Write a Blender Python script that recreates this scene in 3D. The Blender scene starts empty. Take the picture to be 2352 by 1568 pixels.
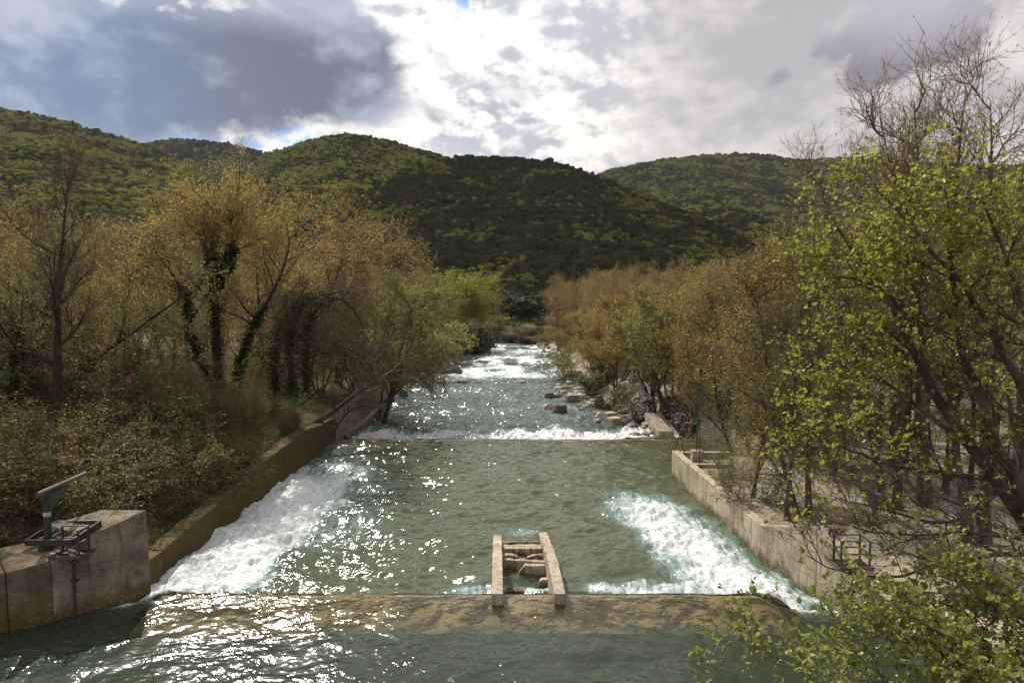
import bpy, math, random
import numpy as np
from mathutils import Vector, Matrix

random.seed(7)
SC = bpy.context.scene
COL = SC.collection
F, CX, CY, CAMH = 1568.0, 1176.0, 784.0, 10.0
PITCH = math.atan(84.0 / F)

# ------------------------------------------------------------------ camera
cam_d = bpy.data.cameras.new("camera")
cam_d.sensor_width = 36.0
cam_d.lens = 24.0
cam_d.clip_end = 20000.0
cam = bpy.data.objects.new("camera", cam_d)
cam.location = (0, 0, CAMH)
cam.rotation_euler = (math.pi / 2 - PITCH, 0, 0)
COL.objects.link(cam)
SC.camera = cam


def ray(px, py):
    a, b = (px - CX) / F, (CY - py) / F
    c, s = math.cos(PITCH), math.sin(PITCH)
    return np.array([a, c + b * s, -s + b * c])


def at_z(px, py, z):
    r = ray(px, py)
    t = (z - CAMH) / r[2]
    return np.array([r[0] * t, r[1] * t, z])


def at_d(px, py, d):
    r = ray(px, py)
    t = d / r[1]
    return np.array([r[0] * t, d, CAMH + r[2] * t])


# ------------------------------------------------------------------ noise
def _hash(xi, yi, seed):
    n = (xi.astype(np.int64) * 374761393 + yi.astype(np.int64) * 668265263 + seed * 144269) & 0xFFFFFFFF
    n = ((n ^ (n >> 13)) * 1274126177) & 0xFFFFFFFF
    n = n ^ (n >> 16)
    return (n & 0xFFFFFF) / float(0xFFFFFF)


def vnoise(x, y, seed=0):
    x = np.asarray(x, float); y = np.asarray(y, float)
    xi = np.floor(x); yi = np.floor(y)
    fx = x - xi; fy = y - yi
    fx = fx * fx * fx * (fx * (fx * 6 - 15) + 10); fy = fy * fy * fy * (fy * (fy * 6 - 15) + 10)
    a = _hash(xi, yi, seed); b = _hash(xi + 1, yi, seed)
    c = _hash(xi, yi + 1, seed); d = _hash(xi + 1, yi + 1, seed)
    return (a * (1 - fx) + b * fx) * (1 - fy) + (c * (1 - fx) + d * fx) * fy


def fbm(x, y, oct=4, seed=0, gain=0.5):
    s = 0.0; a = 1.0; t = 0.0
    for o in range(oct):
        s = s + a * vnoise(x * 2 ** o + 17.3 * o, y * 2 ** o - 9.1 * o, seed + o)
        t += a; a *= gain
    return s / t


def sst(e0, e1, x):
    t = np.clip((np.asarray(x, float) - e0) / (e1 - e0), 0, 1)
    return t * t * (3 - 2 * t)


# ------------------------------------------------------------------ object helpers
def mkmesh(name, V, polys, mat=None, smooth=False, attrs=None):
    V = np.asarray(V, np.float32).reshape(-1, 3)
    me = bpy.data.meshes.new(name)
    me.vertices.add(len(V))
    me.vertices.foreach_set("co", V.ravel())
    idx, starts, off = [], [], 0
    for p in polys:
        p = np.asarray(p, np.int32)
        if len(p) == 0:
            continue
        k = p.shape[1]
        idx.append(p.ravel())
        starts.append(off + np.arange(len(p), dtype=np.int32) * k)
        off += p.size
    idx = np.concatenate(idx); starts = np.concatenate(starts).astype(np.int32)
    me.loops.add(len(idx))
    me.loops.foreach_set("vertex_index", idx)
    me.polygons.add(len(starts))
    me.polygons.foreach_set("loop_start", starts)
    me.polygons.foreach_set("use_smooth", np.full(len(starts), smooth, bool))
    me.update(calc_edges=True)
    for k, a in (attrs or {}).items():
        at = me.attributes.new(k, 'FLOAT', 'POINT')
        at.data.foreach_set("value", np.asarray(a, np.float32))
    if mat is not None:
        me.materials.append(mat)
    return me


def link(name, data, parent=None, loc=None):
    o = bpy.data.objects.new(name, data)
    COL.objects.link(o)
    if parent is not None:
        o.parent = parent
    if loc is not None:
        o.location = loc
    return o


def tag(o, label=None, cat=None, group=None, kind=None):
    if label: o["label"] = label
    if cat: o["category"] = cat
    if group: o["group"] = group
    if kind: o["kind"] = kind
    return o


def empty(name, loc=(0, 0, 0), rz=0.0):
    o = bpy.data.objects.new(name, None)
    COL.objects.link(o)
    o.location = loc
    o.rotation_euler = (0, 0, rz)
    o.empty_display_size = 0.2
    return o


def copy_thing(o):
    c = o.copy(); COL.objects.link(c)
    for ch in list(o.children):
        d = ch.copy(); COL.objects.link(d); d.parent = c
        for g in list(ch.children):
            e = g.copy(); COL.objects.link(e); e.parent = d
    return c


class MB:
    """collects boxes, tubes and prisms into one mesh"""
    def __init__(s):
        s.V = []; s.P = {}; s.n = 0

    def add(s, V, faces):
        V = np.asarray(V, float)
        for f in faces:
            s.P.setdefault(len(f), []).append([i + s.n for i in f])
        s.V.append(V); s.n += len(V)

    def box(s, c, size, rot=None):
        h = np.array(size) / 2
        V = np.array([[x, y, z] for z in (-1, 1) for y in (-1, 1) for x in (-1, 1)]) * h
        if rot is not None:
            V = V @ np.array(rot.to_3x3()).T
        s.add(V + np.array(c), [(0, 2, 3, 1), (4, 5, 7, 6), (0, 1, 5, 4), (2, 6, 7, 3), (0, 4, 6, 2), (1, 3, 7, 5)])

    def hexa(s, b, t):
        """bottom quad, top quad (counter-clockwise from above)"""
        s.add(list(b) + list(t), [(3, 2, 1, 0), (4, 5, 6, 7), (0, 1, 5, 4), (1, 2, 6, 5), (2, 3, 7, 6), (3, 0, 4, 7)])

    def bar(s, a, b, w, h=None):
        a = Vector(a); b = Vector(b); d = b - a
        q = d.to_track_quat('Y', 'Z').to_matrix()
        s.box((a + b) / 2, (w, d.length, h or w), q)

    def tube(s, pts, r, sides=10, caps=True):
        P = np.array(pts, float)[None]
        R = np.full((1, P.shape[1]), r, float) if np.isscalar(r) else np.array(r, float)[None]
        V, Q = tubes(P, R, sides)
        s.add(V, [tuple(q) for q in Q])
        if caps:
            m = P.shape[1]
            s.P.setdefault(sides, []).append([s.n - len(V) + i for i in range(sides)][::-1])
            s.P[sides].append([s.n - sides + i for i in range(sides)])

    def mesh(s, name, mat, smooth=False, bevel=0.0, sub=0, rough=0.0, seed=0, cell=None):
        import bmesh
        V = np.concatenate(s.V)
        me = mkmesh(name, V, [np.array(p) for p in s.P.values()], mat, smooth)
        if bevel or rough:
            bm = bmesh.new(); bm.from_mesh(me)
            if bevel:
                bmesh.ops.bevel(bm, geom=list(bm.edges), offset=bevel, segments=2, affect='EDGES', profile=0.6)
            if cell:
                for _ in range(6):
                    le = [e for e in bm.edges if e.calc_length() > cell]
                    if not le: break
                    bmesh.ops.subdivide_edges(bm, edges=le, cuts=1, use_grid_fill=True)
                bmesh.ops.triangulate(bm, faces=[f for f in bm.faces if len(f.verts) > 4])
            if rough:
                bm.normal_update()
                from mathutils import noise as mn
                for v in bm.verts:
                    n = mn.noise(v.co * 3.1 + Vector((seed, 0, 0))) + 0.5 * mn.noise(v.co * 8.7 + Vector((0, seed, 0)))
                    v.co += v.normal * n * rough
            bm.to_mesh(me); bm.free()
            for p in me.polygons: p.use_smooth = smooth
        return me


def tubes(P, R, sides):
    """P (K,S,3), R (K,S) -> verts, quads"""
    K, S, _ = P.shape
    T = np.gradient(P, axis=1)
    T /= np.linalg.norm(T, axis=2, keepdims=True) + 1e-9
    ref = np.zeros((K, 1, 3)); mt = np.abs(T.mean(axis=1))
    ax = np.argmin(mt, axis=1)
    ref[np.arange(K), 0, ax] = 1.0
    N1 = np.cross(T, np.broadcast_to(ref, T.shape)); N1 /= np.linalg.norm(N1, axis=2, keepdims=True) + 1e-9
    N2 = np.cross(T, N1)
    a = np.arange(sides) / sides * 2 * math.pi
    V = P[:, :, None, :] + R[:, :, None, None] * (N1[:, :, None, :] * np.cos(a)[None, None, :, None] + N2[:, :, None, :] * np.sin(a)[None, None, :, None])
    k = np.arange(K)[:, None, None] * S * sides
    s_ = np.arange(S - 1)[None, :, None] * sides
    i = np.arange(sides)[None, None, :]; j = (i + 1) % sides
    q = np.stack([k + s_ + i, k + s_ + j, k + s_ + sides + j, k + s_ + sides + i], axis=-1).reshape(-1, 4)
    return V.reshape(-1, 3), q


# ------------------------------------------------------------------ node helpers
class NT:
    def __init__(s, tree):
        s.t = tree; s.n = tree.nodes; s.l = tree.links

    def new(s, typ, **kw):
        nd = s.n.new(typ)
        for k, v in kw.items():
            setattr(nd, k, v)
        return nd

    def put(s, sock, v):
        if isinstance(v, bpy.types.NodeSocket):
            s.l.new(v, sock)
        elif v is not None:
            if hasattr(sock.default_value, '__len__') and not hasattr(v, '__len__'):
                v = (v,) * len(sock.default_value)
            if hasattr(sock.default_value, '__len__') and len(sock.default_value) == 4 and len(v) == 3:
                v = (*v, 1.0)
            sock.default_value = v

    def m(s, op, a, b=None, c=None, clamp=False):
        nd = s.new('ShaderNodeMath', operation=op, use_clamp=clamp)
        for i, v in enumerate((a, b, c)):
            s.put(nd.inputs[i], v)
        return nd.outputs[0]

    def vm(s, op, a, b=None):
        nd = s.new('ShaderNodeVectorMath', operation=op)
        s.put(nd.inputs[0], a)
        if b is not None: s.put(nd.inputs[1], b)
        return nd.outputs[0]

    def mr(s, v, a, b, c=0.0, d=1.0, smooth=True):
        nd = s.new('ShaderNodeMapRange', interpolation_type='SMOOTHSTEP' if smooth else 'LINEAR')
        for i, x in enumerate((v, a, b, c, d)):
            s.put(nd.inputs[i], x)
        return nd.outputs[0]

    def mix(s, f, a, b, blend='MIX'):
        nd = s.new('ShaderNodeMix', data_type='RGBA', blend_type=blend)
        s.put(nd.inputs[0], f); s.put(nd.inputs[6], a); s.put(nd.inputs[7], b)
        return nd.outputs[2]

    def mixs(s, f, a, b):
        nd = s.new('ShaderNodeMixShader')
        s.put(nd.inputs[0], f); s.l.new(a, nd.inputs[1]); s.l.new(b, nd.inputs[2])
        return nd.outputs[0]

    def noise(s, vec, scale, detail=4, rough=0.55, dist=0.0, out=0):
        nd = s.new('ShaderNodeTexNoise')
        if vec is not None: s.put(nd.inputs['Vector'], vec)
        s.put(nd.inputs['Scale'], scale); s.put(nd.inputs['Detail'], detail)
        s.put(nd.inputs['Roughness'], rough); s.put(nd.inputs['Distortion'], dist)
        return nd.outputs[out]

    def voro(s, vec, scale, feature='F1', out=0):
        nd = s.new('ShaderNodeTexVoronoi', feature=feature)
        s.put(nd.inputs['Vector'], vec); s.put(nd.inputs['Scale'], scale)
        return nd.outputs[out]

    def attr(s, name):
        nd = s.new('ShaderNodeAttribute', attribute_name=name)
        return nd.outputs['Fac']

    def xyz(s, v):
        nd = s.new('ShaderNodeSeparateXYZ'); s.put(nd.inputs[0], v)
        return nd.outputs

    def comb(s, x, y, z):
        nd = s.new('ShaderNodeCombineXYZ')
        s.put(nd.inputs[0], x); s.put(nd.inputs[1], y); s.put(nd.inputs[2], z)
        return nd.outputs[0]

    def bump(s, h, strength=0.3, dist=0.05, normal=None):
        nd = s.new('ShaderNodeBump')
        s.put(nd.inputs['Strength'], strength); s.put(nd.inputs['Distance'], dist); s.put(nd.inputs['Height'], h)
        if normal is not None: s.l.new(normal, nd.inputs['Normal'])
        return nd.outputs[0]

    def coord(s, out='Object'):
        return s.new('ShaderNodeTexCoord').outputs[out]

    def pos(s):
        return s.new('ShaderNodeNewGeometry').outputs['Position']

    def bsdf(s, color, rough=0.8, spec=0.3, normal=None, metal=0.0):
        nd = s.new('ShaderNodeBsdfPrincipled')
        s.put(nd.inputs['Base Color'], color); s.put(nd.inputs['Roughness'], rough)
        s.put(nd.inputs['Specular IOR Level'], spec); s.put(nd.inputs['Metallic'], metal)
        if normal is not None: s.l.new(normal, nd.inputs['Normal'])
        return nd.outputs[0]


def material(name):
    m = bpy.data.materials.new(name); m.use_nodes = True
    m.node_tree.nodes.clear()
    n = NT(m.node_tree)
    out = n.new('ShaderNodeOutputMaterial')
    return m, n, out.inputs[0]


def leaf_mat(name, c0, c1, trans=0.45, gain=1.7, spec=0.25, rough=0.5):
    m, n, o = material(name)
    t = n.attr('tint')
    rnd = n.new('ShaderNodeObjectInfo').outputs['Random']
    f = n.m('ADD', n.m('MULTIPLY', t, 0.75), n.m('MULTIPLY', rnd, 0.25))
    col = n.mix(f, c0, c1)
    tc = n.mix(1.0, col, (gain, gain * 1.02, gain * 0.75), 'MULTIPLY')
    d = n.bsdf(col, rough, spec)
    tr = n.new('ShaderNodeBsdfTranslucent'); n.put(tr.inputs[0], tc)
    n.l.new(n.mixs(trans, d, tr.outputs[0]), o)
    return m


def bark_mat(name, c0, c1, scale=6.0):
    m, n, o = material(name)
    p = n.coord()
    x = n.xyz(p)
    v = n.comb(x[0], x[1], n.m('MULTIPLY', x[2], 0.3))
    a = n.noise(v, scale, 5, 0.65)
    b = n.noise(p, 2.0, 3)
    col = n.mix(n.mr(a, 0.3, 0.7), c0, c1)
    col = n.mix(n.mr(b, 0.55, 0.75, 0, 0.5), col, (0.13, 0.12, 0.095))
    n.l.new(n.bsdf(col, 0.85, 0.2, n.bump(a, 0.8, 0.02)), o)
    return m


M_BARK = bark_mat("bark_brown", (0.035, 0.025, 0.018), (0.11, 0.085, 0.06))
M_BARKG = bark_mat("bark_grey", (0.06, 0.05, 0.04), (0.20, 0.17, 0.13))
M_BARKD = bark_mat("bark_dark", (0.02, 0.014, 0.010), (0.06, 0.045, 0.032))
M_TWIG = bark_mat("twig_tan", (0.08, 0.056, 0.036), (0.20, 0.148, 0.098), 2.0)
M_TWIGD = bark_mat("twig_brown", (0.05, 0.034, 0.022), (0.14, 0.10, 0.065), 2.0)
L_GOLD = leaf_mat("buds_gold", (0.155, 0.105, 0.034), (0.345, 0.26, 0.068), 0.55, 1.7)
L_BROWN = leaf_mat("buds_brown", (0.14, 0.09, 0.042), (0.29, 0.195, 0.075), 0.5, 1.6)
L_OLIVE = leaf_mat("leaves_olive", (0.075, 0.075, 0.028), (0.22, 0.205, 0.07), 0.55, 1.8)
L_ALDER = leaf_mat("leaves_alder", (0.095, 0.115, 0.018), (0.225, 0.225, 0.045), 0.5, 1.7, 0.35, 0.45)
L_WILLOW = leaf_mat("leaves_willow", (0.10, 0.11, 0.018), (0.22, 0.20, 0.035), 0.45, 1.6)
L_SILVER = leaf_mat("leaves_silver", (0.07, 0.085, 0.04), (0.14, 0.15, 0.08), 0.4, 1.4)
L_GREEN = leaf_mat("leaves_green", (0.028, 0.05, 0.010), (0.10, 0.12, 0.022), 0.4, 1.6)
L_DARK = leaf_mat("leaves_evergreen", (0.016, 0.024, 0.008), (0.05, 0.06, 0.018), 0.3, 1.5)
L_IVY = leaf_mat("leaves_ivy", (0.012, 0.024, 0.006), (0.04, 0.065, 0.012), 0.3, 1.5, 0.15, 0.6)
L_PINK = leaf_mat("blossom_pink", (0.14, 0.035, 0.07), (0.28, 0.10, 0.17), 0.4, 1.3)

# ------------------------------------------------------------------ tree growth
GOLD = 2.399963


def resample(pts, S):
    pts = np.asarray(pts, float)
    d = np.r_[0, np.cumsum(np.linalg.norm(np.diff(pts, axis=0), axis=1))]
    t = np.linspace(0, d[-1], S)
    # smooth (Catmull style by dense linear + box blur)
    out = np.stack([np.interp(t, d, pts[:, k]) for k in range(3)], 1)
    for _ in range(2):
        out[1:-1] = 0.25 * out[:-2] + 0.5 * out[1:-1] + 0.25 * out[2:]
    return out


def spawn(rng, P, R, n, t0, t1, ang, asd, L, Lsd, S, up, wob, rr, tip=0.3, taper=0.5, lenpow=1.0, minr=0.0, out=0.0):
    K, S0, _ = P.shape
    t = t0 + (t1 - t0) * (np.arange(n)[None, :] + rng.random((K, n))) / n
    f = t * (S0 - 1); i0 = np.clip(f.astype(int), 0, S0 - 2); w = (f - i0)[..., None]
    kk = np.arange(K)[:, None]
    pos = P[kk, i0] * (1 - w) + P[kk, i0 + 1] * w
    r0 = R[kk, i0] * (1 - w[..., 0]) + R[kk, i0 + 1] * w[..., 0]
    T = P[kk, i0 + 1] - P[kk, i0]
    T /= np.linalg.norm(T, axis=-1, keepdims=True) + 1e-9
    ref = np.where(np.abs(T[..., 2:3]) > 0.8, np.array([1.0, 0, 0]), np.array([0, 0, 1.0]))
    A = np.cross(T, ref); A /= np.linalg.norm(A, axis=-1, keepdims=True) + 1e-9
    B = np.cross(T, A)
    phi = rng.random((K, 1)) * 6.283 + np.arange(n)[None, :] * GOLD + rng.normal(0, 0.4, (K, n))
    th = np.clip(rng.normal(ang, asd, (K, n)), 0.12, 2.0)
    D = T * np.cos(th)[..., None] + (A * np.cos(phi)[..., None] + B * np.sin(phi)[..., None]) * np.sin(th)[..., None]
    D = D.reshape(-1, 3); pos = pos.reshape(-1, 3); r0 = r0.reshape(-1); tt = t.reshape(-1)
    ln = L * (1 - taper * tt ** lenpow) * np.clip(rng.normal(1, Lsd, len(tt)), 0.35, 1.9)
    M = len(D)
    C = np.zeros((M, S, 3)); C[:, 0] = pos
    wd = rng.normal(0, wob, (M, 3))
    for s in range(1, S):
        wd = 0.6 * wd + rng.normal(0, wob, (M, 3))
        D = D + wd; D[:, 2] += up / S
        D /= np.linalg.norm(D, axis=1, keepdims=True) + 1e-9
        C[:, s] = C[:, s - 1] + D * (ln / (S - 1))[:, None]
    rs = np.maximum(np.minimum(r0 * rr, 1.0) * np.sqrt(np.clip(ln / (L + 1e-9), 0.3, 1.2)), minr)
    RR = rs[:, None] * (1 - (1 - tip) * np.linspace(0, 1, S)[None, :])
    return C, RR


LEAF6 = np.array([[0, 0, 0], [0.36, 0.22, 0.10], [0.40, 0.62, 0.12], [0, 1.0, -0.04], [-0.40, 0.62, 0.12], [-0.36, 0.22, 0.10]])
LEAF4 = np.array([[0, 0, 0], [0.42, 0.5, 0.06], [0, 1.0, 0.0], [-0.42, 0.5, 0.06]])


def leaves(rng, P, n, t0, size, ssd=0.3, spread=0.0, shape=4, up=0.5, droop=0.0):
    K, S, _ = P.shape
    t = t0 + (1 - t0) * rng.random((K, n)); f = t * (S - 1)
    i0 = np.clip(f.astype(int), 0, S - 2); w = (f - i0)[..., None]; kk = np.arange(K)[:, None]
    pos = (P[kk, i0] * (1 - w) + P[kk, i0 + 1] * w).reshape(-1, 3)
    M = len(pos)
    if spread: pos = pos + rng.normal(0, spread, (M, 3))
    Y = rng.normal(0, 1, (M, 3)); Y[:, 2] += 0.2 - droop
    Y /= np.linalg.norm(Y, axis=1, keepdims=True)
    N = rng.normal(0, 1, (M, 3)); N[:, 2] = np.abs(N[:, 2]) + up
    X = np.cross(Y, N); X /= np.linalg.norm(X, axis=1, keepdims=True) + 1e-9
    N = np.cross(X, Y)
    s = size * np.clip(rng.normal(1, ssd, M), 0.4, 2.0)
    L = LEAF6 if shape == 6 else LEAF4
    V = pos[:, None, :] + s[:, None, None] * (X[:, None] * L[None, :, 0:1] + Y[:, None] * L[None, :, 1:2] + N[:, None] * L[None, :, 2:3])
    k = len(L); b = np.arange(M)[:, None] * k
    if shape == 6:
        q = np.concatenate([b + np.array([[0, 1, 2, 3]]), b + np.array([[0, 3, 4, 5]])])
    else:
        q = b + np.array([[0, 1, 2, 3]])
    tint = np.repeat(np.clip(rng.random(M), 0, 1), k)
    return V.reshape(-1, 3), q, tint


class Wood:
    def __init__(s): s.V = []; s.Q = []; s.n = 0
    def add(s, P, R, sides):
        V, Q = tubes(P, R, sides); s.V.append(V); s.Q.append(Q + s.n); s.n += len(V)
    def mesh(s, name, mat):
        return mkmesh(name, np.concatenate(s.V), [np.concatenate(s.Q)], mat, True)


class Leafy:
    def __init__(s): s.V = []; s.Q = []; s.T = []; s.n = 0
    def add(s, r):
        V, Q, T = r; s.V.append(V); s.Q.append(Q + s.n); s.T.append(T); s.n += len(V)
    def mesh(s, name, mat):
        return mkmesh(name, np.concatenate(s.V), [np.concatenate(s.Q)], mat, False, {'tint': np.concatenate(s.T)})


def stems(rng, n, h, spread, r, lean=0.0, S=10, wob=0.05, base=0.25):
    P = np.zeros((n, S, 3)); R = np.zeros((n, S))
    for k in range(n):
        a = rng.random() * 6.283 if n > 1 else lean
        az = k * 6.283 / max(n, 1) + rng.normal(0, 0.4)
        d = np.array([math.cos(az) * spread, math.sin(az) * spread, 1.0]) * (1 if n > 1 else 1)
        if n == 1: d = np.array([rng.normal(0, spread), rng.normal(0, spread), 1.0])
        d /= np.linalg.norm(d)
        hh = h * (1 if k == 0 else rng.uniform(0.75, 1.0))
        p = np.array([math.cos(az), math.sin(az), 0]) * (base if n > 1 else 0)
        P[k, 0] = p - np.array([0, 0, 0.3])
        for s in range(1, S):
            d = d + np.r_[rng.normal(0, wob, 2), 0.06]; d /= np.linalg.norm(d)
            P[k, s] = P[k, s - 1] + d * hh / (S - 1)
        rk = r * (1 if k == 0 else rng.uniform(0.6, 0.9))
        R[k] = rk * (1 - 0.94 * np.linspace(0, 1, S)) ; R[k, 0] *= 1.35
    return P, R


def tree_thing(name, W, Lf, bm, lm, crown='crown', loc=(0, 0, 0), rz=0.0, B=None, tm=None):
    t = empty(name, loc, rz)
    link('trunk', W.mesh(name + '_trunk', bm), t)
    if B is not None: link('branches', B.mesh(name + '_branches', tm or M_TWIG), t)
    if Lf is not None and Lf.n:
        link(crown, Lf.mesh(name + '_' + crown, lm), t)
    return t


def plane_tree(seed, h=17.0, ns=1, spread=0.05, r=0.24, t0=0.22, lmat=None, bmat=None, leaf=0.10, nl=2, wide=1.0, dens=1.1, l4=4, l2=9, l3=8, tmat=None, name='budding_tree', up=0.5, stemw=0.05):
    rng = np.random.default_rng(seed)
    P, R = stems(rng, ns, h * 0.86, spread, r, wob=stemw)
    W, B, Lf = Wood(), Wood(), Leafy()
    W.add(P, R, 8)
    k = max(1, int(round(13 * dens / ns ** 0.6)))
    P1, R1 = spawn(rng, P, R, k, t0, 1.0, 0.85, 0.2, h * 0.36 * wide, 0.22, 8, up, 0.12, 0.68, taper=0.55, minr=0.035)
    W.add(P1, R1, 5)
    P2, R2 = spawn(rng, P1, R1, l2, 0.18, 1.0, 0.75, 0.25, h * 0.155 * wide, 0.3, 6, up * 0.8, 0.13, 0.66, taper=0.4, minr=0.02)
    B.add(P2, R2, 4)
    P3, R3 = spawn(rng, P2, R2, l3, 0.15, 1.0, 0.7, 0.25, h * 0.070, 0.3, 4, 0.5, 0.14, 0.66, taper=0.3, minr=0.011)
    B.add(P3, R3, 3)
    P4, R4 = spawn(rng, P3, R3, l4, 0.2, 1.0, 0.7, 0.25, h * 0.034, 0.3, 3, 0.4, 0.1, 0.75, taper=0.2, minr=0.0075)
    B.add(P4, R4, 3)
    if nl:
        Lf.add(leaves(rng, P4, nl, 0.15, leaf))
        Lf.add(leaves(rng, P3, nl, 0.3, leaf))
    return tree_thing(name, W, Lf, bmat or M_BARK, lmat or L_GOLD, B=B, tm=tmat)


def conic_tree(seed, h=14.0, r=0.14, lmat=None, leaf=0.08, nl=3, name='slender_tree', wide=1.0, t0=0.12):
    rng = np.random.default_rng(seed)
    P, R = stems(rng, 1, h, 0.03, r, S=12, wob=0.02)
    W, B, Lf = Wood(), Wood(), Leafy(); W.add(P, R, 7)
    P1, R1 = spawn(rng, P, R, 46, t0, 0.98, 1.0, 0.18, h * 0.30 * wide, 0.2, 7, 0.5, 0.07, 0.42, taper=0.88, minr=0.012)
    W.add(P1, R1, 4)
    P2, R2 = spawn(rng, P1, R1, 9, 0.15, 1.0, 0.7, 0.2, h * 0.085, 0.3, 5, 0.4, 0.1, 0.6, taper=0.4, minr=0.008)
    B.add(P2, R2, 3)
    P3, R3 = spawn(rng, P2, R2, 6, 0.15, 1.0, 0.7, 0.25, h * 0.038, 0.3, 3, 0.3, 0.1, 0.7, taper=0.2, minr=0.005)
    B.add(P3, R3, 3)
    Lf.add(leaves(rng, P3, nl, 0.1, leaf)); Lf.add(leaves(rng, P2, nl, 0.3, leaf))
    return tree_thing(name, W, Lf, M_BARK, lmat or L_OLIVE, B=B)


def shrub(seed, h=2.4, ns=9, lmat=None, leaf=0.06, nl=5, name='leafy_shrub', spread=0.75, bmat=None, dens=1.0, crown='foliage'):
    rng = np.random.default_rng(seed)
    P, R = stems(rng, ns, h * 0.8, spread, h * 0.012, S=7, wob=0.13, base=h * 0.1)
    W, Lf = Wood(), Leafy(); W.add(P, R, 4)
    P1, R1 = spawn(rng, P, R, int(7 * dens), 0.15, 1.0, 0.8, 0.25, h * 0.36, 0.3, 5, 0.5, 0.14, 0.6, taper=0.35, minr=0.005)
    W.add(P1, R1, 3)
    P2, R2 = spawn(rng, P1, R1, 6, 0.1, 1.0, 0.8, 0.25, h * 0.16, 0.3, 4, 0.2, 0.14, 0.6, taper=0.2, minr=0.006)
    W.add(P2, R2, 3)
    P3, R3 = spawn(rng, P2, R2, 3, 0.1, 1.0, 0.8, 0.25, h * 0.09, 0.3, 3, 0.1, 0.14, 0.7, taper=0.2, minr=0.004)
    W.add(P3, R3, 3)
    Lf.add(leaves(rng, P3, nl, 0.1, leaf)); Lf.add(leaves(rng, P2, nl, 0.1, leaf))
    t = empty(name)
    link('stems', W.mesh(name + '_stems', bmat or M_TWIG), t)
    link(crown, Lf.mesh(name + '_' + crown, lmat or L_OLIVE), t)
    return t


def willow_tree(seed, h=13.0, lmat=None, name='willow_tree', leaf=0.16):
    rng = np.random.default_rng(seed)
    P, R = stems(rng, 4, h * 0.7, 0.42, 0.2, S=9, wob=0.07, base=0.4)
    W, B, Lf = Wood(), Wood(), Leafy(); W.add(P, R, 6)
    P1, R1 = spawn(rng, P, R, 9, 0.15, 1.0, 0.7, 0.2, h * 0.33, 0.25, 7, 0.6, 0.09, 0.5, taper=0.45, minr=0.015)
    W.add(P1, R1, 4)
    P2, R2 = spawn(rng, P1, R1, 10, 0.1, 1.0, 0.65, 0.25, h * 0.15, 0.3, 5, 0.2, 0.1, 0.6, taper=0.3, minr=0.01)
    B.add(P2, R2, 3)
    P3, R3 = spawn(rng, P2, R2, 8, 0.1, 1.0, 0.6, 0.25, h * 0.08, 0.3, 4, -0.5, 0.1, 0.6, taper=0.2, minr=0.006)
    B.add(P3, R3, 3)
    Lf.add(leaves(rng, P3, 8, 0.05, leaf, up=0.1))
    return tree_thing(name, W, Lf, M_BARK, lmat or L_WILLOW, B=B)


def round_tree(seed, h=8.0, lmat=None, name='evergreen_tree', leaf=0.30, n=26):
    """dense crown of many leaf clumps round short limbs"""
    rng = np.random.default_rng(seed)
    P, R = stems(rng, 2, h * 0.6, 0.2, 0.16, S=6, wob=0.08)
    W, Lf = Wood(), Leafy(); W.add(P, R, 5)
    P1, R1 = spawn(rng, P, R, n, 0.15, 1.0, 0.95, 0.3, h * 0.42, 0.25, 6, 0.5, 0.1, 0.5, taper=0.4, minr=0.03)
    W.add(P1, R1, 3)
    P2, R2 = spawn(rng, P1, R1, 9, 0.3, 1.0, 0.8, 0.3, h * 0.16, 0.3, 4, 0.2, 0.14, 0.6, taper=0.3, minr=0.01)
    Lf.add(leaves(rng, P2, 12, 0.2, leaf, spread=0.13, up=0.3))
    return tree_thing(name, W, Lf, M_BARKD, lmat or L_DARK)


# ------------------------------------------------------------------ river plan
def ip(y, tab):
    t = np.array(tab, float)
    return np.interp(y, t[:, 0], t[:, 1])


XLT = [(-60, -30), (11.5, -29.6), (20.5, -15.4), (21.1, -14.45), (23.1, -12.4), (23.5, -12.4), (23.9, -13.9), (50, -14.1), (54, -14.2), (85, -15.6), (105, -17), (145, -16), (175, -13), (205, -9.5), (212, -30), (217, -90), (260, -110)]
XRT = [(-60, 17), (8, 14), (15, 12.6), (20.6, 11.5), (22.7, 11.2), (24.3, 11.07), (28.3, 10.45), (42.4, 10.0), (42.9, 16.5), (54, 15.0), (60, 14.4), (82, 11.2), (117, 9.4), (200, 8.6), (210, 7.2), (220, -2), (230, -12.6), (240, -30), (252, -80), (260, -100)]
XL = lambda y: ip(y, XLT)
XR = lambda y: ip(y, XRT)


def water_z(x, y):
    x, y = np.broadcast_arrays(np.asarray(x, float), np.asarray(y, float))
    # the right gap starts to fall before the crest, the crest itself spills thinly
    gapr = sst(9.0, 9.5, x); gapl = 1 - sst(-12.9, -12.1, x)
    c0 = 23.15 - 1.9 * gapr - 1.3 * gapl
    d1 = sst(0, 1, (y - c0) / (1.0 + 1.6 * gapr + 1.2 * gapl))
    d2 = sst(0, 1, (y - 54.05) / 1.3)
    return -0.7 * d1 - 1.15 * d2 - 0.35 * sst(60, 220, y)


def bed_z(x, y):
    near = -1.7 + 0.15 * fbm(x * 0.8, y * 0.8, 3, 5)
    mid = -2.1 + 0.25 * fbm(x * 0.7, y * 0.7, 3, 6)
    far = -3.1 + 0.55 * fbm(x * 0.35, y * 0.35, 3, 8) + 0.9 * sst(6.5, 0.5, XR(y) - x) * sst(58, 66, y) * (1 - sst(100, 120, y)) + 0.5 * sst(5, 0, x - XL(y)) * sst(85, 95, y)
    w1 = sst(22.4, 24.2, y); w2 = sst(53.5, 55.5, y)
    return near * (1 - w1) + mid * w1 * (1 - w2) + far * w2


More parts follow.
